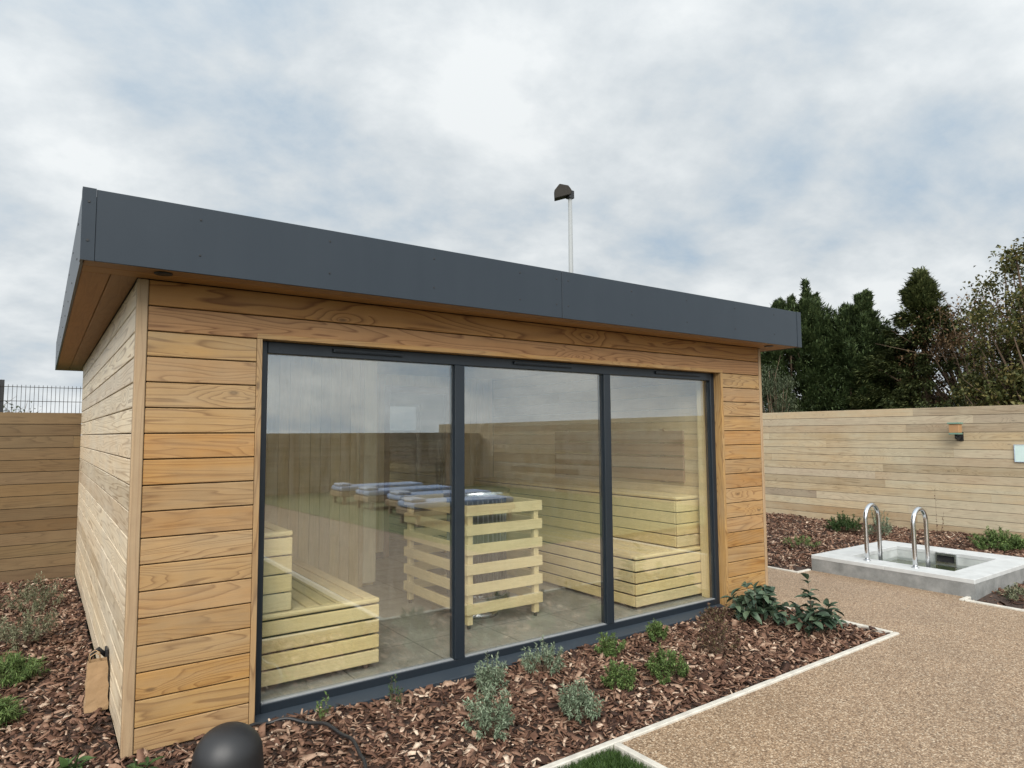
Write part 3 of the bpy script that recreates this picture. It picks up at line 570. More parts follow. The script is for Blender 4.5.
# ------------------------------------------------------------------ benches, heater and guard
def bench(label, side, xa, xb, xu, y0, yu, y1, zb, zl, zu, face):
    """two-tier bench; lower from xb (free edge) to xa (wall); upper free edge xu; front ends at y0 / yu"""
    t = thing("sauna_bench", label, "bench", ((xa+xb)/2, (y0+y1)/2, IZ0))
    lo, hi = min(xa, xb), max(xa, xb); ulo, uhi = min(xa, xu), max(xa, xu)
    s = MB(); n = round((hi-lo)/.092); wv = (hi-lo)/n; gp = .006
    for k in range(n): s.box((lo+k*wv+gp, y0+.049, zl-.028), (lo+(k+1)*wv-gp, y1, zl), 'Y')
    fit(s.build("seat", W_BENCH, bevel=.007, seg=2), t)
    s = MB(); s.box((lo, y0, zl-.030), (hi, y0+.045, zl+.001), 'X'); fit(s.build("nosing", W_BENCH, bevel=.012, seg=3), t)
    s = MB(); s.box((ulo, yu, zu-.030), (uhi, yu+.045, zu+.001), 'X'); fit(s.build("nosing", W_BENCH, bevel=.012, seg=3), t)
    s = MB(); h = (zl-.034-zb)/face
    for k in range(face):
        za_, zb_ = zb+k*h+.0065, zb+(k+1)*h-.0065
        s.box((lo+.002, y0+.004, za_), (hi-.002, y0+.024, zb_), 'X')
        xx = xb-.024*side*-1 if False else xb
        s.box((min(xb, xb+side*.02), y0+.026, za_), (max(xb, xb+side*.02), y1, zb_), 'Y')
    fit(s.build("skirt", W_BENCH, bevel=.004), t)
    s = MB(); n = max(3, round((uhi-ulo)/.092)); wv = (uhi-ulo)/n
    for k in range(n): s.box((ulo+k*wv+gp, yu+.049, zu-.028), (ulo+(k+1)*wv-gp, y1, zu), 'Y')
    fit(s.build("upper_seat", W_BENCH, bevel=.007, seg=2), t)
    s = MB(); f2 = 4; h = (zu-.034-zl-.004)/f2
    for k in range(f2):
        za_, zb_ = zl+.004+k*h+.004, zl+.004+(k+1)*h-.004
        s.box((ulo+.002, yu+.004, za_), (uhi-.002, yu+.024, zb_), 'X')
        s.box((min(xu, xu+side*.02), yu+.026, za_), (max(xu, xu+side*.02), y1, zb_), 'Y')
    fit(s.build("upper_skirt", W_BENCH, bevel=.004), t)
    s = MB(); s.box((lo+.03, y0+.05, zb), (hi-.03, y1-.02, zl-.06)); s.box((ulo+.03, yu+.05, zl+.002), (uhi-.03, y1-.02, zu-.06)); fit(s.build("carcass", M_DARK), t)
    for xx in (lo+.06, hi-.06):
        for yy in (y0+.08, y1-.1):
            s = MB(); s.lathe([(0.02, IZ0), (0.02, zb-.001)], (xx, yy, 0), 12); fit(s.build("foot", M_BLACK), t)
    return t
bench("pale slatted two-tier bench at the left end behind the glass", -1, IX0+.02, 1.388, 0.852, 0.25, 0.262, 2.37, 0.09, 0.484, 0.937, 4)
bench("pale slatted two-tier bench at the right end below the dark backrest", 1, IX1-.02, 3.612, 4.18, 0.25, 0.30, 3.62, 0.075, 0.484, 0.925, 4)
bk = thing("backrest_panel", "dark reddish slatted backrest on the wall above the right bench", "backrest", (IX1-.03, 1.6, 1.0))
for k in range(4):
    s = MB(); s.box((IX1-.046, 0.45, 1.03+k*.122), (IX1-.026, 2.32, 1.03+k*.122+.108), 'Y'); fit(s.build("slat", W_BACK, bevel=.003), bk)
for yy in (0.7, 2.1):
    s = MB(); s.box((IX1-.0255, yy, 1.02), (IX1-.0155, yy+.05, 1.52), 'Z'); fit(s.build("batten", W_BACK), bk)

GX0, GX1, GY0, GY1 = 2.222, 2.925, 0.592, 1.63
gd = thing("heater_guard", "pale timber slatted guard around the sauna heater", "guard rail", ((GX0+GX1)/2, (GY0+GY1)/2, IZ0))
for x in (GX0+.022, GX1-.067):
    for y in (GY0+.022, GY1-.067):
        s = MB(); s.box((x, y, IZ0+.03), (x+.045, y+.045, 0.945), 'Z'); po = fit(s.build("post", W_BENCH, bevel=.003), gd)
        s = MB(); s.lathe([(.014, IZ0), (.014, IZ0+.029)], (x+.022, y+.022, 0), 10); f = s.build("foot", M_BLACK); fit(f, gd); f.parent = po; f.matrix_parent_inverse = Matrix.Identity(4)
for k in range(6):
    zt = .957 - k*.1435; zb = zt-.078
    for a, b, ax in (((GX0, GY0, zb), (GX1, GY0+.021, zt), 'X'), ((GX0, GY1-.021, zb), (GX1, GY1, zt), 'X'), ((GX0, GY0+.0215, zb), (GX0+.021, GY1-.0215, zt), 'Y'), ((GX1-.021, GY0+.0215, zb), (GX1, GY1-.0215, zt), 'Y')):
        s = MB(); s.box(a, b, ax); fit(s.build("slat", W_BENCH, bevel=.003), gd)
HX, HY = 2.54, 0.96
ht = thing("sauna_heater", "round steel column heater full of stones inside the guard", "heater", (HX, HY, IZ0))
s = MB(); s.lathe([(.17, 0), (.17, .03), (.155, .035), (.155, .15), (.17, .155)], (HX, HY, IZ0), 36); fit(s.build("base", M_STEEL), ht)
s = MB(); s.lathe([(.12, .16), (.20, .18), (.215, .5), (.215, .86), (.15, .95), (.0, .97)], (HX, HY, IZ0), 28)
o = fit(s.build("stones", M_STONES), ht)
sbm = o.modifiers.new("sub", 'SUBSURF'); sbm.levels = sbm.render_levels = 3; dtx = bpy.data.textures.new("stone_bumps", 'VORONOI'); dtx.noise_scale = 0.09
dm = o.modifiers.new("disp", 'DISPLACE'); dm.texture = dtx; dm.strength = 0.05; dm.mid_level = 0.6
for k in range(36):
    a = 2*math.pi*k/36; s = MB(); s.tube([(HX+.235*math.cos(a), HY+.235*math.sin(a), IZ0+.16), (HX+.235*math.cos(a), HY+.235*math.sin(a), IZ0+.93)], .006, 6); fit(s.build("cage_bar", M_BARS), ht)
for z in (.17, .55, .93):
    s = MB(); s.tube([(HX+.235*math.cos(2*math.pi*k/40), HY+.235*math.sin(2*math.pi*k/40), IZ0+z) for k in range(41)], .012 if z > .9 else .008, 8, cap=False); fit(s.build("cage_ring", M_BARS), ht)
s = MB(); s.lathe([(.262, .925), (.27, .93), (.27, .985), (.255, .99), (.20, .98)], (HX, HY, IZ0), 40); fit(s.build("top_collar", M_STEEL), ht)

# ------------------------------------------------------------------ fences
def fence(label, axis, fixed, s0, s1, zt, mat, pitch=0.125, thick=0.022, back=None, name="timber_fence", lens=(1.6, 3.6)):
    t = thing(name, label, "fence", ((fixed, (s0+s1)/2, 0) if axis == 'y' else ((s0+s1)/2, fixed, 0)))
    mb = MB(); z = zt
    while z > -0.06:
        u = s0 - random.uniform(0, 1.5)
        while u < s1:
            l = random.choice([2.4, 3.0, 3.6, 4.2]) if lens else (s1-s0+3)
            a, b = max(u, s0), min(u+l, s1); u += l
            if b-a < .02: continue
            e = random.uniform(-.0012, .0012)
            if axis == 'y': mb.box((fixed+thick*.7, a, z-pitch-.012), (fixed+thick*.7+.01, b, z-pitch+.02), 'Y', mi=1) if z-pitch > 0 else None
            else: mb.box((a, fixed+thick*.7, z-pitch-.012), (b, fixed+thick*.7+.01, z-pitch+.02), 'X', mi=1) if z-pitch > 0 else None
            if axis == 'y': mb.box((fixed+e, a+.0003, z-pitch+.005), (fixed+thick*.65+e, b-.0003, z), 'Y')
            else: mb.box((a+.0003, fixed+e, z-pitch+.005), (b-.0003, fixed+thick*.65+e, z), 'X')
        z -= pitch
    fit(mb.build("board_panel", [mat, back or M_DARK], bevel=.002), t)
    u = s0+.05
    while u < s1:
        mb = MB()
        if axis == 'y': mb.box((fixed+thick+.006, u, -.1), (fixed+thick+.09, u+.09, zt-.03), 'Z')
        else: mb.box((u, fixed+thick+.006, -.1), (u+.09, fixed+thick+.09, zt-.03), 'Z')
        fit(mb.build("post", mat), t); u += 1.8
    return t
fence("long pale weathered board fence behind the plunge pool", 'y', 10.65, -16.0, 14.0, 1.835, W_FENCE)
fence("brown board fence meeting the cabin's back left corner", 'x', 5.0, -6.0, -0.0005, 1.738, W_FENCE_B)
fence("board fence across the far end of the lawn mirrored in the glass", 'x', -13.42, -6.0, 10.64, 1.55, W_FENCE, back=W_FENCE)
# welded mesh fence beyond the left fence
mf = thing("mesh_fence", "dark welded mesh fence rising above the brown board fence", "fence", (-2.5, 8.0, 0))
s = MB()
for k in range(120):
    x = -5.0 + k*.05; s.box((x-.003, 7.997, 0.0), (x+.003, 8.003, 2.215), 'Z')
for z in np.arange(.1, 2.12, .2): s.box((-5.0, 8.0035, z+.0-.004+.085), (1.0, 8.0085, z+.004+.085), 'X')
fit(s.build("mesh_panel", M_DARK), mf)
for x in (-3.32, -0.83, 1.0):
    s = MB(); s.box((x-.035, 8.01, -.1), (x+.035, 8.07, 2.28), 'Z'); fit(s.build("post", M_BLACK), mf)

# ------------------------------------------------------------------ plunge pool
pool = thing("plunge_pool", "grey stone plunge pool full of water beside the gravel path", "plunge pool", (7.2, -0.35, 0))
px0, px1, py0, py1, pz = 6.46, 8.05, -1.10, 0.44, 0.165
ix0, ix1, iy0, iy1 = 6.73, 7.76, -0.83, 0.155
s = MB()
for a, b in (((px0, py0, pz-.04), (ix0, -.32, pz)), ((px0, -.318, pz-.04), (ix0, py1, pz)), ((ix1, py0, pz-.04), (px1, -.32, pz)), ((ix1, -.318, pz-.04), (px1, py1, pz)), ((ix0+.001, py0, pz-.04), (ix1-.001, iy0, pz)), ((ix0+.001, iy1, pz-.04), (ix1-.001, py1, pz))): s.box(a, b)
fit(s.build("coping", M_COPE, bevel=.003), pool)
s = MB(); g = .0015
for a, b in (((px0+g, py0+g, -.1), (ix0-.03, py1-g, pz-.0405)), ((ix1+.03, py0+g, -.1), (px1-g, py1-g, pz-.0405)), ((ix0-.029, py0+g, -.1), (ix1+.029, iy0-.03, pz-.0405)), ((ix0-.029, iy1+.03, -.1), (ix1+.029, py1-g, pz-.0405))): s.box(a, b)
fit(s.build("plinth", M_STONE), pool)
s = MB(); dd = -.55
for a, b in (((ix0-.025, iy0-.025, dd), (ix0+.0, iy1+.025, pz-.041)), ((ix1, iy0-.025, dd), (ix1+.025, iy1+.025, pz-.041)), ((ix0+.001, iy0-.025, dd), (ix1-.001, iy0, pz-.041)), ((ix0+.001, iy1, dd), (ix1-.001, iy1+.025, pz-.041)), ((ix0-.025, iy0-.025, dd-.03), (ix1+.025, iy1+.025, dd-.001))): s.box(a, b)
fit(s.build("basin", M_POOLT), pool)
s = MB(); s.poly([(ix0+.002, iy0+.002, .045), (ix1-.002, iy0+.002, .045), (ix1-.002, iy1-.002, .045), (ix0+.002, iy1-.002, .045)], [(0, 1, 2, 3)]); fit(s.build("water", M_WATER), pool)
s = MB(); sx = ix1
for a, b in (((sx-.035, -.46, .035), (sx-.002, -.445, .155)), ((sx-.035, -.275, .035), (sx-.002, -.26, .155)), ((sx-.035, -.4445, .13), (sx-.002, -.2755, .155)), ((sx-.035, -.4445, .035), (sx-.002, -.2755, .06))): s.box(a, b)
sk = fit(s.build("skimmer", M_STEEL), pool)
s = MB(); s.box((sx-.012, -.444, .061), (sx-.003, -.276, .129)); sm = fit(s.build("mouth", M_BLACK), pool); sm.parent = sk; sm.matrix_parent_inverse = Matrix.Identity(4)
for y in (-0.085, -0.545):
    lab = "polished steel hoop handrail at the pool's left" if y > -.3 else "polished steel hoop handrail at the pool's right, nearer the kerb stub"
    t = thing("handrail", lab, "handrail", (6.605, y, pz), "steel hoop handrails on the plunge pool")
    r = .135; xa = 6.605; zt = .722 - r
    pts = [(xa, y, pz)] + [(xa, y, pz+(zt-pz)*k/4) for k in range(1, 4)] + [(xa+r-r*math.cos(a), y, zt+r*math.sin(a)) for a in np.linspace(0, math.pi, 15)] + [(xa+2*r, y, zt+(-.5-zt)*k/4) for k in range(1, 5)]
    s = MB(); s.tube(pts, .021, 16); fit(s.build("tube", M_STEEL), t)
    s = MB(); s.lathe([(.034, 0), (.034, .004), (.027, .009), (.0225, .010)], (xa, y, pz+.0005), 20); fit(s.build("flange", M_STEEL), t)

# ------------------------------------------------------------------ fence lamp, plaque, flood light, bollard, cable, bag
lp = thing("wall_lamp", "small copper and green box lamp on the pale fence", "wall lamp", (10.5, .53, 1.5))
s = MB(); s.box((10.43, .475, 1.455), (10.54, .605, 1.58)); fit(s.build("shade", M_ORANGE, bevel=.004), lp)
s = MB(); s.box((10.415, .46, 1.581), (10.555, .62, 1.605)); fit(s.build("cap", M_VERDI, bevel=.003), lp)
s = MB(); s.box((10.425, .47, 1.43), (10.545, .61, 1.454)); fit(s.build("tray", M_VERDI, bevel=.003), lp)
s = MB(); s.tube([(10.49, .54, 1.43), (10.49, .54, 1.38), (10.56, .54, 1.36), (10.648, .54, 1.40)], .016, 8); s.box((10.63, .50, 1.34), (10.6485, .58, 1.46)); fit(s.build("bracket", M_BLACK), lp)
pq = thing("wall_plaque", "pale aqua plaque on the fence at the right edge", "plaque", (10.64, -.3, 1.17))
s = MB(); s.box((10.632, -.42, 1.055), (10.6487, -.118, 1.285)); fit(s.build("panel", M_SIGN, bevel=.002), pq)
s = MB()
for a, b in (((10.628, -.425, 1.05), (10.6487, -.4205, 1.29)), ((10.628, -.1175, 1.05), (10.6487, -.113, 1.29)), ((10.628, -.4203, 1.2855), (10.6487, -.1177, 1.29)), ((10.628, -.4203, 1.05), (10.6487, -.1177, 1.0545))): s.box(a, b)
fit(s.build("border", M_WHITE), pq)
fx, fy = 13.93, 13.08
fl = thing("flood_light", "grey pole with a dark flood lamp seen above the cabin roof", "flood light", (fx, fy, -.1))
s = MB(); s.tube([(fx, fy, -.1), (fx, fy, 5), (fx, fy, 9.45)], [.11, .085, .065], 14); fit(s.build("pole", M_POLE), fl)
s = MB()      # hooded head tipped towards the viewer's left
d = Vector((-.816, .578, 0)); pvec = Vector((.578, .816, 0))*.16; c0 = Vector((fx, fy, 9.46))
prof = [(.36, .37), (.06, .31), (-.05, .15), (-.03, .0), (.52, -.14), (.53, .15)]
A = [c0 + d*a + Vector((0, 0, b)) - pvec for a, b in prof]; B = [p + 2*pvec for p in A]; k = len(prof)
s.poly(A+B, [list(range(k))[::-1], [k+i for i in range(k)]] + [[i, (i+1) % k, k+(i+1) % k, k+i] for i in range(k)]); hd = fit(s.build("lamp_head", M_FLOOD, bevel=.02), fl)
s = MB(); s.box((fx-.10, fy-.10, 9.36), (fx+.10, fy+.10, 9.62)); fit(s.build("bracket", M_BLACK), fl)

bl = thing("dome_bollard", "matte black dome-topped bollard in the bark by the cabin corner", "bollard", (.315, -.66, -.03))
s = MB(); rr = .134; prof = [(.143, -.03), (.142, .06), (.139, .13), (.134, .18)] + [(rr*math.cos(a), .18+.125*math.sin(a)) for a in np.linspace(.12, 1.5, 12)]
s.lathe(prof, (.315, -.66, 0), 48); fit(s.build("dome", M_BLACK), bl)
s = MB(); s.lathe([(.150, -.04), (.150, .010), (.1435, .014)], (.315, -.66, 0), 48); fit(s.build("base_ring", M_BLACK), bl)
s = MB()
kp = [(.36, -.56), (.46, -.17), (.57, -.07), (.68, -.075), (.79, -.16), (.87, -.30), (.905, -.47), (.89, -.65), (.86, -.78), (.80, -.95)]
pts = []
for i in range(len(kp)-1):
    p0, p1, p2, p3 = [np.array(kp[min(max(j, 0), len(kp)-1)]) for j in (i-1, i, i+1, i+2)]
    for tt in np.linspace(0, 1, 6, endpoint=False):
        q = 0.5*((2*p1)+(-p0+p2)*tt+(2*p0-5*p1+4*p2-p3)*tt**2+(-p0+3*p1-3*p2+p3)*tt**3); pts.append((q[0], q[1], (.034+.008*math.sin(len(pts)*.7))))
s.tube(pts, .009, 8); tag(s.build("power_cable", M_BLACK), "black cable curling from the bollard across the bark", "cable")

bag = thing("paper_bag", "brown paper bag standing on the bark against the cabin's side", "bag", (-.068, .72, 0.0))
V = []; nseg = 9
for k in range(nseg):
    f = k/(nseg-1); z = .012+.255*f; wx = .060-.008*f+.003*math.sin(k*2.1); wy = .05-.016*f
    for sx_, sy_ in ((-1, -1), (0, -1.12+.2*f), (1, -1), (1.0-.12*math.sin(f*3), 0), (1, 1), (0, 1.1), (-1, 1), (-1.0+.12*math.sin(f*3), 0)):
        V.append((-.060+sx_*wx*.9+random.uniform(-.002, .002), .72+sy_*wy+random.uniform(-.002, .002), z+random.uniform(-.003, .003)))
Fc = [[k*8+j, k*8+(j+1) % 8, (k+1)*8+(j+1) % 8, (k+1)*8+j] for k in range(nseg-1) for j in range(8)] + [list(range(8))[::-1]]
s = MB(); s.poly(V, Fc); o = fit(s.build("sack", M_PAPER), bag); so = o.modifiers.new("solid", 'SOLIDIFY'); so.thickness = .0015
for yy in (.69, .75):
    s = MB(); s.tube([(-.10, yy, .262), (-.095, yy, .30), (-.07, yy, .315), (-.05, yy, .30), (-.045, yy, .262)], .003, 6); fit(s.build("handle", M_PAPER), bag)
tp = thing("wall_bracket", "black bracket fixed low on the cabin's side beside the paper bag", "bracket", (-.02, .80, .25))
s = MB(); s.box((-.018, .78, .16), (-.0045, .86, .30)); fit(s.build("plate", M_BLACK, bevel=.003), tp)
s = MB(); s.tube([(-.015, .82, .26), (-.05, .82, .30), (-.085, .80, .285), (-.095, .79, .24)], .012, 10); fit(s.build("arm", M_BLACK), tp)
s = MB(); s.box((-.022, .785, .03), (-.0045, .85, .155)); fit(s.build("conduit", M_WHITE, bevel=.003), tp)

# ------------------------------------------------------------------ sun loungers on the lawn (seen mirrored in the glass)
def lounger(x, y, rz, label):
    t = thing("sun_lounger", label, "sun lounger", (x, y, 0), "blue loungers on the lawn"); t.rotation_euler = (0, 0, rz)
    def ch(mb, nm, mt, bv=.02):
        o = mb.build(nm, mt, t, bevel=bv, seg=2); return o
    s = MB(); s.box((-1.0, -.35, .16), (1.0, .35, .27)); ch(s, "frame", M_RATTAN)
    s = MB(); s.box((-.98, -.33, .282), (.98, .33, .38)); ch(s, "mattress", M_BLUE, .035)
    s = MB(); s.box((-.97, -.22, .382), (-.70, .22, .44)); ch(s, "pillow", M_WHITE, .04)
    for sx_ in (-.9, .9):
        for sy_ in (-.3, .3):
            s = MB(); s.box((sx_-.03, sy_-.03, 0), (sx_+.03, sy_+.03, .159)); ch(s, "leg", M_RATTAN, .004)
    return t

# ------------------------------------------------------------------ plants
def leaf_mesh(name, P, D, Ln, Wd, mat, parent, fold=0.25, curl=0.25, six=False):
    """P base points (n,3), D directions (n,3); pointed leaves, each two or more faces"""
    n = len(P); D = D/np.linalg.norm(D, axis=1, keepdims=True)
    up = np.tile(np.array([0, 0, 1.0]), (n, 1)) + rng.normal(0, .25, (n, 3)); S = np.cross(D, up); S /= np.linalg.norm(S, axis=1, keepdims=True)+1e-9; Nn = np.cross(S, D)
    Ln = np.broadcast_to(Ln, (n,))[:, None]; Wd = np.broadcast_to(Wd, (n,))[:, None]
    if six:
        prof = [(0.0, 0.10), (.22, .72), (.5, 1.0), (.78, .68), (1.0, .04)]; V = np.zeros((n, 15, 3))
        for k, (a, b) in enumerate(prof):
            c = P + D*Ln*a - Nn*Ln*curl*a*a
            V[:, k*3] = c - S*Wd*.5*b + Nn*Wd*fold*b; V[:, k*3+1] = c; V[:, k*3+2] = c + S*Wd*.5*b + Nn*Wd*fold*b
        q = [(k*3+j, k*3+j+1, k*3+j+4, k*3+j+3) for k in range(4) for j in range(2)]; nv = 15
    else:
        V = np.zeros((n, 4, 3)); V[:, 0] = P; V[:, 1] = P + D*Ln*.5 - S*Wd*.5 + Nn*Wd*fold; V[:, 2] = P + D*Ln - Nn*Ln*curl; V[:, 3] = P + D*Ln*.5 + S*Wd*.5 + Nn*Wd*fold
        q = [(0, 3, 2, 1)]; nv = 4
    Fq = (np.array(q)[None] + (np.arange(n)*nv)[:, None, None]).reshape(-1, 4)
    o = np_mesh(name, V, Fq, mat, smooth=six)
    if parent is not None: fit(o, parent)
    return o
def shrub(name, label, cat, x, y, r, h, mat, stems=40, per=45, ll=.012, lw=.005, spread=1.0, group=None, six=False, droop=0.25, z=0.0, stem_r=.0018, top=0.35):
    t = thing(name, label, cat, (x, y, z), group); P = []; D = []; s = MB()
    for k in range(stems):
        a = random.uniform(0, 2*math.pi); rad = r*math.sqrt(random.random()); hh = h*random.choice([random.uniform(.35, .8), random.uniform(.7, 1.0), random.uniform(.9, 1.22)])*(1-.5*(rad/r)**2); rad *= random.choice([1, 1, 1.25])
        b0 = Vector((x+.25*rad*math.cos(a), y+.25*rad*math.sin(a), z-.01)); b1 = Vector((x+spread*rad*math.cos(a), y+spread*rad*math.sin(a), z+hh)); mid = (b0+b1)/2 + Vector((.15*rad*math.cos(a), .15*rad*math.sin(a), -.06*h))
        C_ = [b0*(1-f)**2+mid*2*f*(1-f)+b1*f*f for f in np.linspace(0, 1, 5)]
        s.tube(C_, [stem_r*(1-.6*i/4) for i in range(5)], 4, cap=False)
        f = np.random.default_rng(k+17).uniform(top, 1.0, per)**.8
        b0, mid, b1 = map(np.array, (b0, mid, b1)); f = f[:, None]
        p = b0*(1-f)**2+mid*2*f*(1-f)+b1*f*f; dd = (b1-b0)/np.linalg.norm(b1-b0)
        P.append(p + rng.normal(0, .004, p.shape)); D.append(dd[None]*(.8 if not six else .25) + rng.normal(0, .75, p.shape)*(np.array([1, 1, .55]) if six else 1))
    P = np.concatenate(P); D = np.concatenate(D); n = len(P)
    leaf_mesh("foliage", P, D, rng.uniform(.6, 1.3, n)*ll, rng.uniform(.6, 1.3, n)*lw, mat, t, curl=droop, six=six)
    fit(s.build("stem", M_TWIG), t); return t
gG, gB = "grey-green shrubs in the front bed", "bright green shrubs in the front bed"
shrub("grey_shrub", "tall grey-green shrub standing nearest to the glass mullion", "shrub", 1.82, -.33, .105, .20, M_GG, 46, 50, .022, .007, group=gG)
shrub("grey_shrub", "grey-green shrub with a red leaf, nearest the bollard in the front bed", "shrub", 1.53, -.77, .12, .21, M_GG, 50, 50, .022, .008, group=gG)
shrub("grey_shrub", "loose grey-green shrub against the sill under the middle pane", "shrub", 2.28, -.24, .14, .18, M_GG, 40, 40, .022, .007, group=gG)
shrub("grey_shrub", "low grey-green shrub closest to the turf corner", "shrub", 2.02, -.87, .115, .16, M_GG, 46, 48, .022, .008, group=gG)
shrub("green_shrub", "small bright green shrub under the second mullion, nearer the window", "shrub", 2.82, -.27, .095, .13, M_BG, 40, 46, .02, .008, group=gB)
shrub("green_shrub", "bright green shrub in front of the second mullion, nearer the kerb", "shrub", 2.46, -.73, .10, .15, M_BG, 44, 50, .02, .009, group=gB)
shrub("green_shrub", "small bright green shrub below the right pane, touching the sill", "shrub", 3.33, -.23, .085, .125, M_BG, 36, 44, .02, .009, group=gB)
shrub("green_shrub", "fullest bright green shrub, mid-bed below the right pane", "shrub", 2.79, -.81, .115, .19, M_BG, 50, 52, .02, .009, group=gB)
shrub("purple_shrub", "sparse purple-brown shrub left of the broad-leaved shrubs", "shrub", 3.46, -.68, .15, .25, M_RED, 34, 30, .02, .009)
shrub("purple_shrub", "low purple shrub at the right end of the window sill", "shrub", 4.10, -.15, .13, .10, M_RED, 34, 30, .02, .010)
shrub("seedling", "thin seedling in front of the left pane's sill", "plant", 1.27, -.22, .06, .17, M_DG, 9, 16, .02, .007)
shrub("seedling", "wispy seedling by the black cable", "plant", .88, -.17, .05, .16, M_BG, 7, 9, .022, .012)
shrub("broad_leaved_shrub", "big broad-leaved shrub against the cabin's right corner", "shrub", 4.34, -.36, .18, .26, M_BROAD, 24, 12, .085, .056, group="broad-leaved shrubs at the bed's end", six=True, stem_r=.003)
shrub("broad_leaved_shrub", "dark broad-leaved shrub standing alone beside the gravel path", "shrub", 4.40, -.80, .16, .33, M_BROAD, 12, 11, .088, .058, group="broad-leaved shrubs at the bed's end", six=True, stem_r=.003)
shrub("broad_leaved_seedling", "dark leafy shoot beside the cabin corner post", "plant", .075, -.20, .05, .055, M_DG, 6, 4, .07, .03, six=True)
shrub("broad_leaved_seedling", "dark leafy shoot at the bottom edge left of the cabin", "plant", -.20, .0, .05, .05, M_DG, 6, 4, .07, .03, six=True)
shrub("lavender", "straggly grey lavender at the back of the side bed", "lavender", -.36, 3.55, .28, .24, M_DRY, 50, 40, .03, .007, group="lavenders in the side bed")
shrub("lavender", "straggly grey lavender in the middle of the side bed", "lavender", -.40, 2.45, .24, .22, M_DRY, 46, 40, .03, .007, group="lavenders in the side bed")
shrub("green_shrub", "low bright green mound at the left edge, behind its twin", "shrub", -.50, 1.60, .18, .13, M_BG, 100, 60, .035, .005)
shrub("green_shrub", "low bright green mound at the left edge, nearest the paper bag", "shrub", -.53, .86, .13, .13, M_BG, 80, 60, .035, .005)
shrub("dark_shrub", "dark green bush behind the left handrail at the fence", "shrub", 9.5, 1.70, .24, .25, M_DG, 60, 50, .04, .012)
shrub("grey_shrub", "slim grey-green shrub between the two handrails by the fence", "shrub", 9.45, 1.17, .16, .36, M_GG, 34, 40, .035, .01)
shrub("green_shrub", "bright green bush by the fence behind the pool", "shrub", 9.55, -.26, .30, .22, M_BG, 90, 60, .04, .012)
shrub("twiggy_sapling", "thin bare sapling against the fence behind the pool", "sapling", 10.1, .69, .10, .62, M_RED, 4, 8, .03, .012)
shrub("green_shrub", "low faint green tuft in the bark left of the pool", "shrub", 7.75, 1.35, .20, .13, M_BG, 30, 30, .03, .008)
shrub("dry_plant", "straggly half-dry plant in the bed at right edge", "plant", 6.75, -1.38, .20, .12, M_DRY, 34, 34, .03, .010)
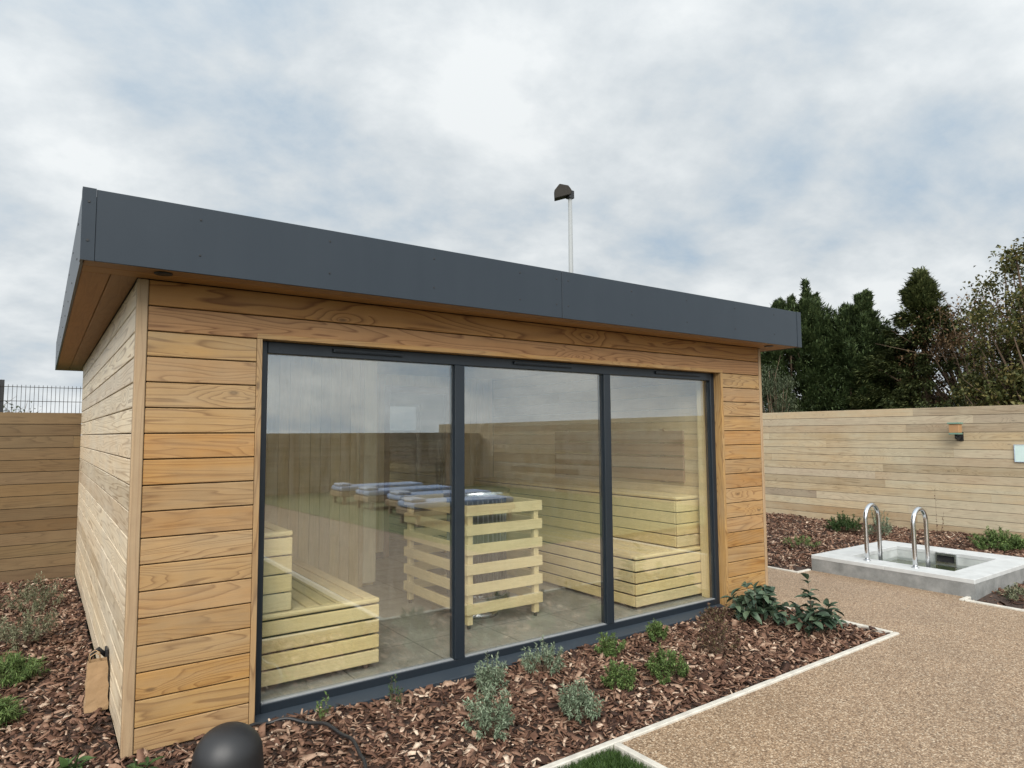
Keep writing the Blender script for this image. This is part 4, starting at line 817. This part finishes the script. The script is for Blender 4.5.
# ------------------------------------------------------------------ trees
def trunk(t, x, y, h, r, mat=M_TWIG, limbs=(), name="trunk"):
    s = MB(); s.tube([(x, y, -.15), (x+.03*h*.1, y, h*.4), (x, y, h)], [r, r*.7, r*.15], 10)
    for p0, p1, rr in limbs:
        mid = ((p0[0]+p1[0])/2, (p0[1]+p1[1])/2, (p0[2]+p1[2])/2-.05*abs(p1[2]-p0[2])); s.tube([p0, mid, p1], [rr, rr*.7, rr*.2], 6)
    fit(s.build(name, mat), t)
def conifer(name, label, x, y, h, r, mat, n=260, per=150, pl=.62, pw=.17, ll=.13, lw=.035, up=.9, env='dome', lean=(0, 0), inner=120, spires=0):
    """crown built of feathery plumes that sweep outwards and up from the stem"""
    t = thing(name, label, "conifer", (x, y, 0)); P = []; D = []; limbs = []
    lob = rng.uniform(0, 6.28, 4)
    for k in range(n+inner):
        f = .05 + .95*rng.random()**(.9 if env == 'dome' else 1.1); a = rng.uniform(0, 2*np.pi)
        R0 = r*((1-f**3.0)**.8 if env == 'dome' else (1-f)**.95)
        R0 *= 1 + .16*np.sin(3*a+lob[0]+5*f) + .12*np.sin(5*a+lob[1]-7*f)
        R_ = R0*(rng.uniform(.72, 1.04) if k < n else rng.uniform(.15, .7))
        o_ = np.array([np.cos(a), np.sin(a), 0]); u_ = up*rng.uniform(.5, 1.4) + 1.6*max(0, f-.75)*4
        d = o_ + np.array([0, 0, u_]); d /= np.linalg.norm(d)
        L_ = pl*rng.uniform(.55, 1.45)*(1-(.35 if env == 'dome' else .72)*f)
        b1 = np.array([x+lean[0]*f, y+lean[1]*f, h*f*.95]) + o_*R_; b0 = b1 - d*L_*.5; m_ = int(per*rng.uniform(.7, 1.3))
        g = rng.random(m_); wv = pw*rng.uniform(.7, 1.4)*np.sin(np.pi*np.clip(g*.82+.14, 0, 1))**.8
        q = b0[None] + d[None]*(g*L_)[:, None] + rng.normal(0, 1, (m_, 3))*(wv*.55)[:, None]; q[:, 2] -= .10*np.sin(g*3.1)*L_
        P.append(q); D.append(d[None]*1.2 + (q-(b0[None]+d[None]*(g*L_)[:, None]))*2.5 + rng.normal(0, .3, (m_, 3)))
        if k % 7 == 0: limbs.append(((x+lean[0]*f*.7, y+lean[1]*f*.7, max(.2, h*f*.8-.2)), tuple(b1), .03))
    for k in range(spires):        # upswept leaders that break the outline
        a = rng.uniform(0, 2*np.pi); q_ = rng.uniform(.1, .85); bx_, by_ = x+lean[0]+q_*r*np.cos(a), y+lean[1]+q_*r*np.sin(a); zb_ = h*.95*(1-q_**1.25)**(1/3.0) - .40; hs = rng.uniform(.6, 1.25)
        for i in range(34):
            f = rng.random(); a2 = rng.uniform(0, 2*np.pi); d = np.array([np.cos(a2), np.sin(a2), .9+1.5*f]); d /= np.linalg.norm(d); L_ = .30*(1-.7*f); m_ = 60
            b0 = np.array([bx_+.12*f*np.cos(a), by_+.12*f*np.sin(a), zb_+hs*f]); g = rng.random(m_)
            P.append(b0[None] + d[None]*(g*L_)[:, None] + rng.normal(0, .035, (m_, 3))*np.sin(np.pi*(.1+.85*g))[:, None]); D.append(d[None]*1.2 + rng.normal(0, .4, (m_, 3)))
        limbs.append(((bx_, by_, zb_-.6), (bx_, by_, zb_+hs), .03))
    P = np.concatenate(P); D = np.concatenate(D); nn = len(P)
    leaf_mesh("crown", P, D, rng.uniform(.5, 1.4, nn)*ll, rng.uniform(.6, 1.4, nn)*lw, mat, t, curl=.15)
    trunk(t, x, y, h*.9, .16, limbs=limbs); return t
def broadleaf(name, label, x, y, h, r, mat, clumps=70, per=260, ll=.09, lw=.06, zc=.62, twigs=40, dens=1.0, twig_h=1.0, cr=.26):
    t = thing(name, label, "tree", (x, y, 0)); P = []; D = []; limbs = []
    for k in range(clumps):
        v = rng.normal(0, 1, 3); v /= np.linalg.norm(v); rad = rng.random()**.4
        c = np.array([x, y, h*zc]) + v*rad*np.array([r, r, h*(1-zc)])
        if v[2] < -.2: c[2] -= .25*h*rng.random()
        limbs.append(((x, y, h*.3*rng.uniform(.5, 1.2)), tuple(c), .035))
        m_ = int(per*rng.uniform(.4, 1.2)*dens); q = c[None] + rng.normal(0, 1, (m_, 3))*r*cr*np.array([1, 1, .75])*rng.uniform(.6, 1.2)
        P.append(q); D.append(rng.normal(0, 1, (m_, 3)) + np.array([0, 0, -.3]))
    for k in range(twigs):
        a = rng.uniform(0, 2*np.pi); q0 = np.array([x+.6*r*np.cos(a)*rng.random(), y+.6*r*np.sin(a)*rng.random(), h*rng.uniform(.6, .9)])
        q1 = q0 + np.array([rng.normal(0, .35)*r, rng.normal(0, .35)*r, rng.uniform(.12, .34)*h*twig_h]); limbs.append((tuple(q0), tuple(q1), .012))
    P = np.concatenate(P); D = np.concatenate(D); n = len(P)
    leaf_mesh("crown", P, D, rng.uniform(.6, 1.4, n)*ll, rng.uniform(.6, 1.4, n)*lw, mat, t, curl=.2)
    trunk(t, x, y, h*.75, .14, limbs=limbs); return t
C0 = np.array([-0.3629, -3.644])
def at(u, d):
    a = yaw + math.atan((u-512)/665.2); return float(C0[0]+d*math.sin(a)), float(C0[1]+d*math.cos(a))
x, y = at(806, 21.5); conifer("cypress", "broad dark cypress rising behind the cabin's right roof corner", x, y, 5.35, 2.55, M_CON, 480, 170, .75, .20, lean=(.15, -.1), inner=200, spires=26)
x, y = at(859, 21); conifer("cypress", "dark cypress with an upswept tip right of the broad one", x, y, 5.0, 1.6, M_CON, 330, 160, .66, .17, inner=130, spires=12)
x, y = at(889, 23); conifer("spruce", "slim dark spruce between two bigger conifers", x, y, 4.7, 1.35, M_CON, 200, 130, .5, .14, env='cone', up=.35, inner=60)
x, y = at(927, 20); conifer("spruce", "pointed olive-green spruce left of the bare rust tree", x, y, 5.75, 2.6, M_CON2, 360, 140, .66, .12, env='cone', up=.18, inner=70)
x, y = at(776, 18); broadleaf("tamarisk", "feathery grey-green shrub over the fence beside the cabin roof", x, y, 3.25, .55, M_TAM, 46, 260, .10, .016, zc=.6, twigs=6, cr=.3)
x, y = at(984, 20); broadleaf("autumn_tree", "half-bare rust-brown tree above the fence", x, y, 4.9, 1.75, M_AUT, 90, 110, .08, .05, zc=.70, twigs=80, cr=.14, twig_h=.55)
x, y = at(1016, 16.5); broadleaf("olive_tree", "leafy olive-green tree at the right edge above the fence", x, y, 3.55, 1.05, M_OLV, 90, 170, .08, .055, zc=.56, twigs=14, cr=.15, twig_h=.5)
x, y = at(1046, 16.5); broadleaf("olive_tree", "tallest olive-green tree cut by the right edge", x, y, 5.45, 1.15, M_OLV, 90, 150, .08, .055, zc=.62, twigs=20, cr=.14, twig_h=.5)
x, y = at(-8, 26); broadleaf("distant_shrub", "faint grey-green bush behind the mesh fence post", x, y, 2.45, 1.6, M_TAM, 30, 120, .11, .05, zc=.6, twigs=30, cr=.2)
x, y = at(28, 34); broadleaf("distant_shrub", "low far bush seen through the mesh fence", x, y, 2.3, 1.5, M_TAM, 26, 110, .12, .06, zc=.55, twigs=26, cr=.2)

lounger(5.95, -10.35, RAD(1), "blue-cushioned lounger farthest from the glass, uppermost in its reflection")
lounger(5.95, -8.97, RAD(-1), "second blue-cushioned lounger from the far fence in the glass reflection")
lounger(6.02, -7.60, RAD(2), "third blue-cushioned lounger from the far fence in the glass reflection")
lounger(5.6, -6.25, RAD(1), "blue-cushioned lounger nearest the glass in its reflection")
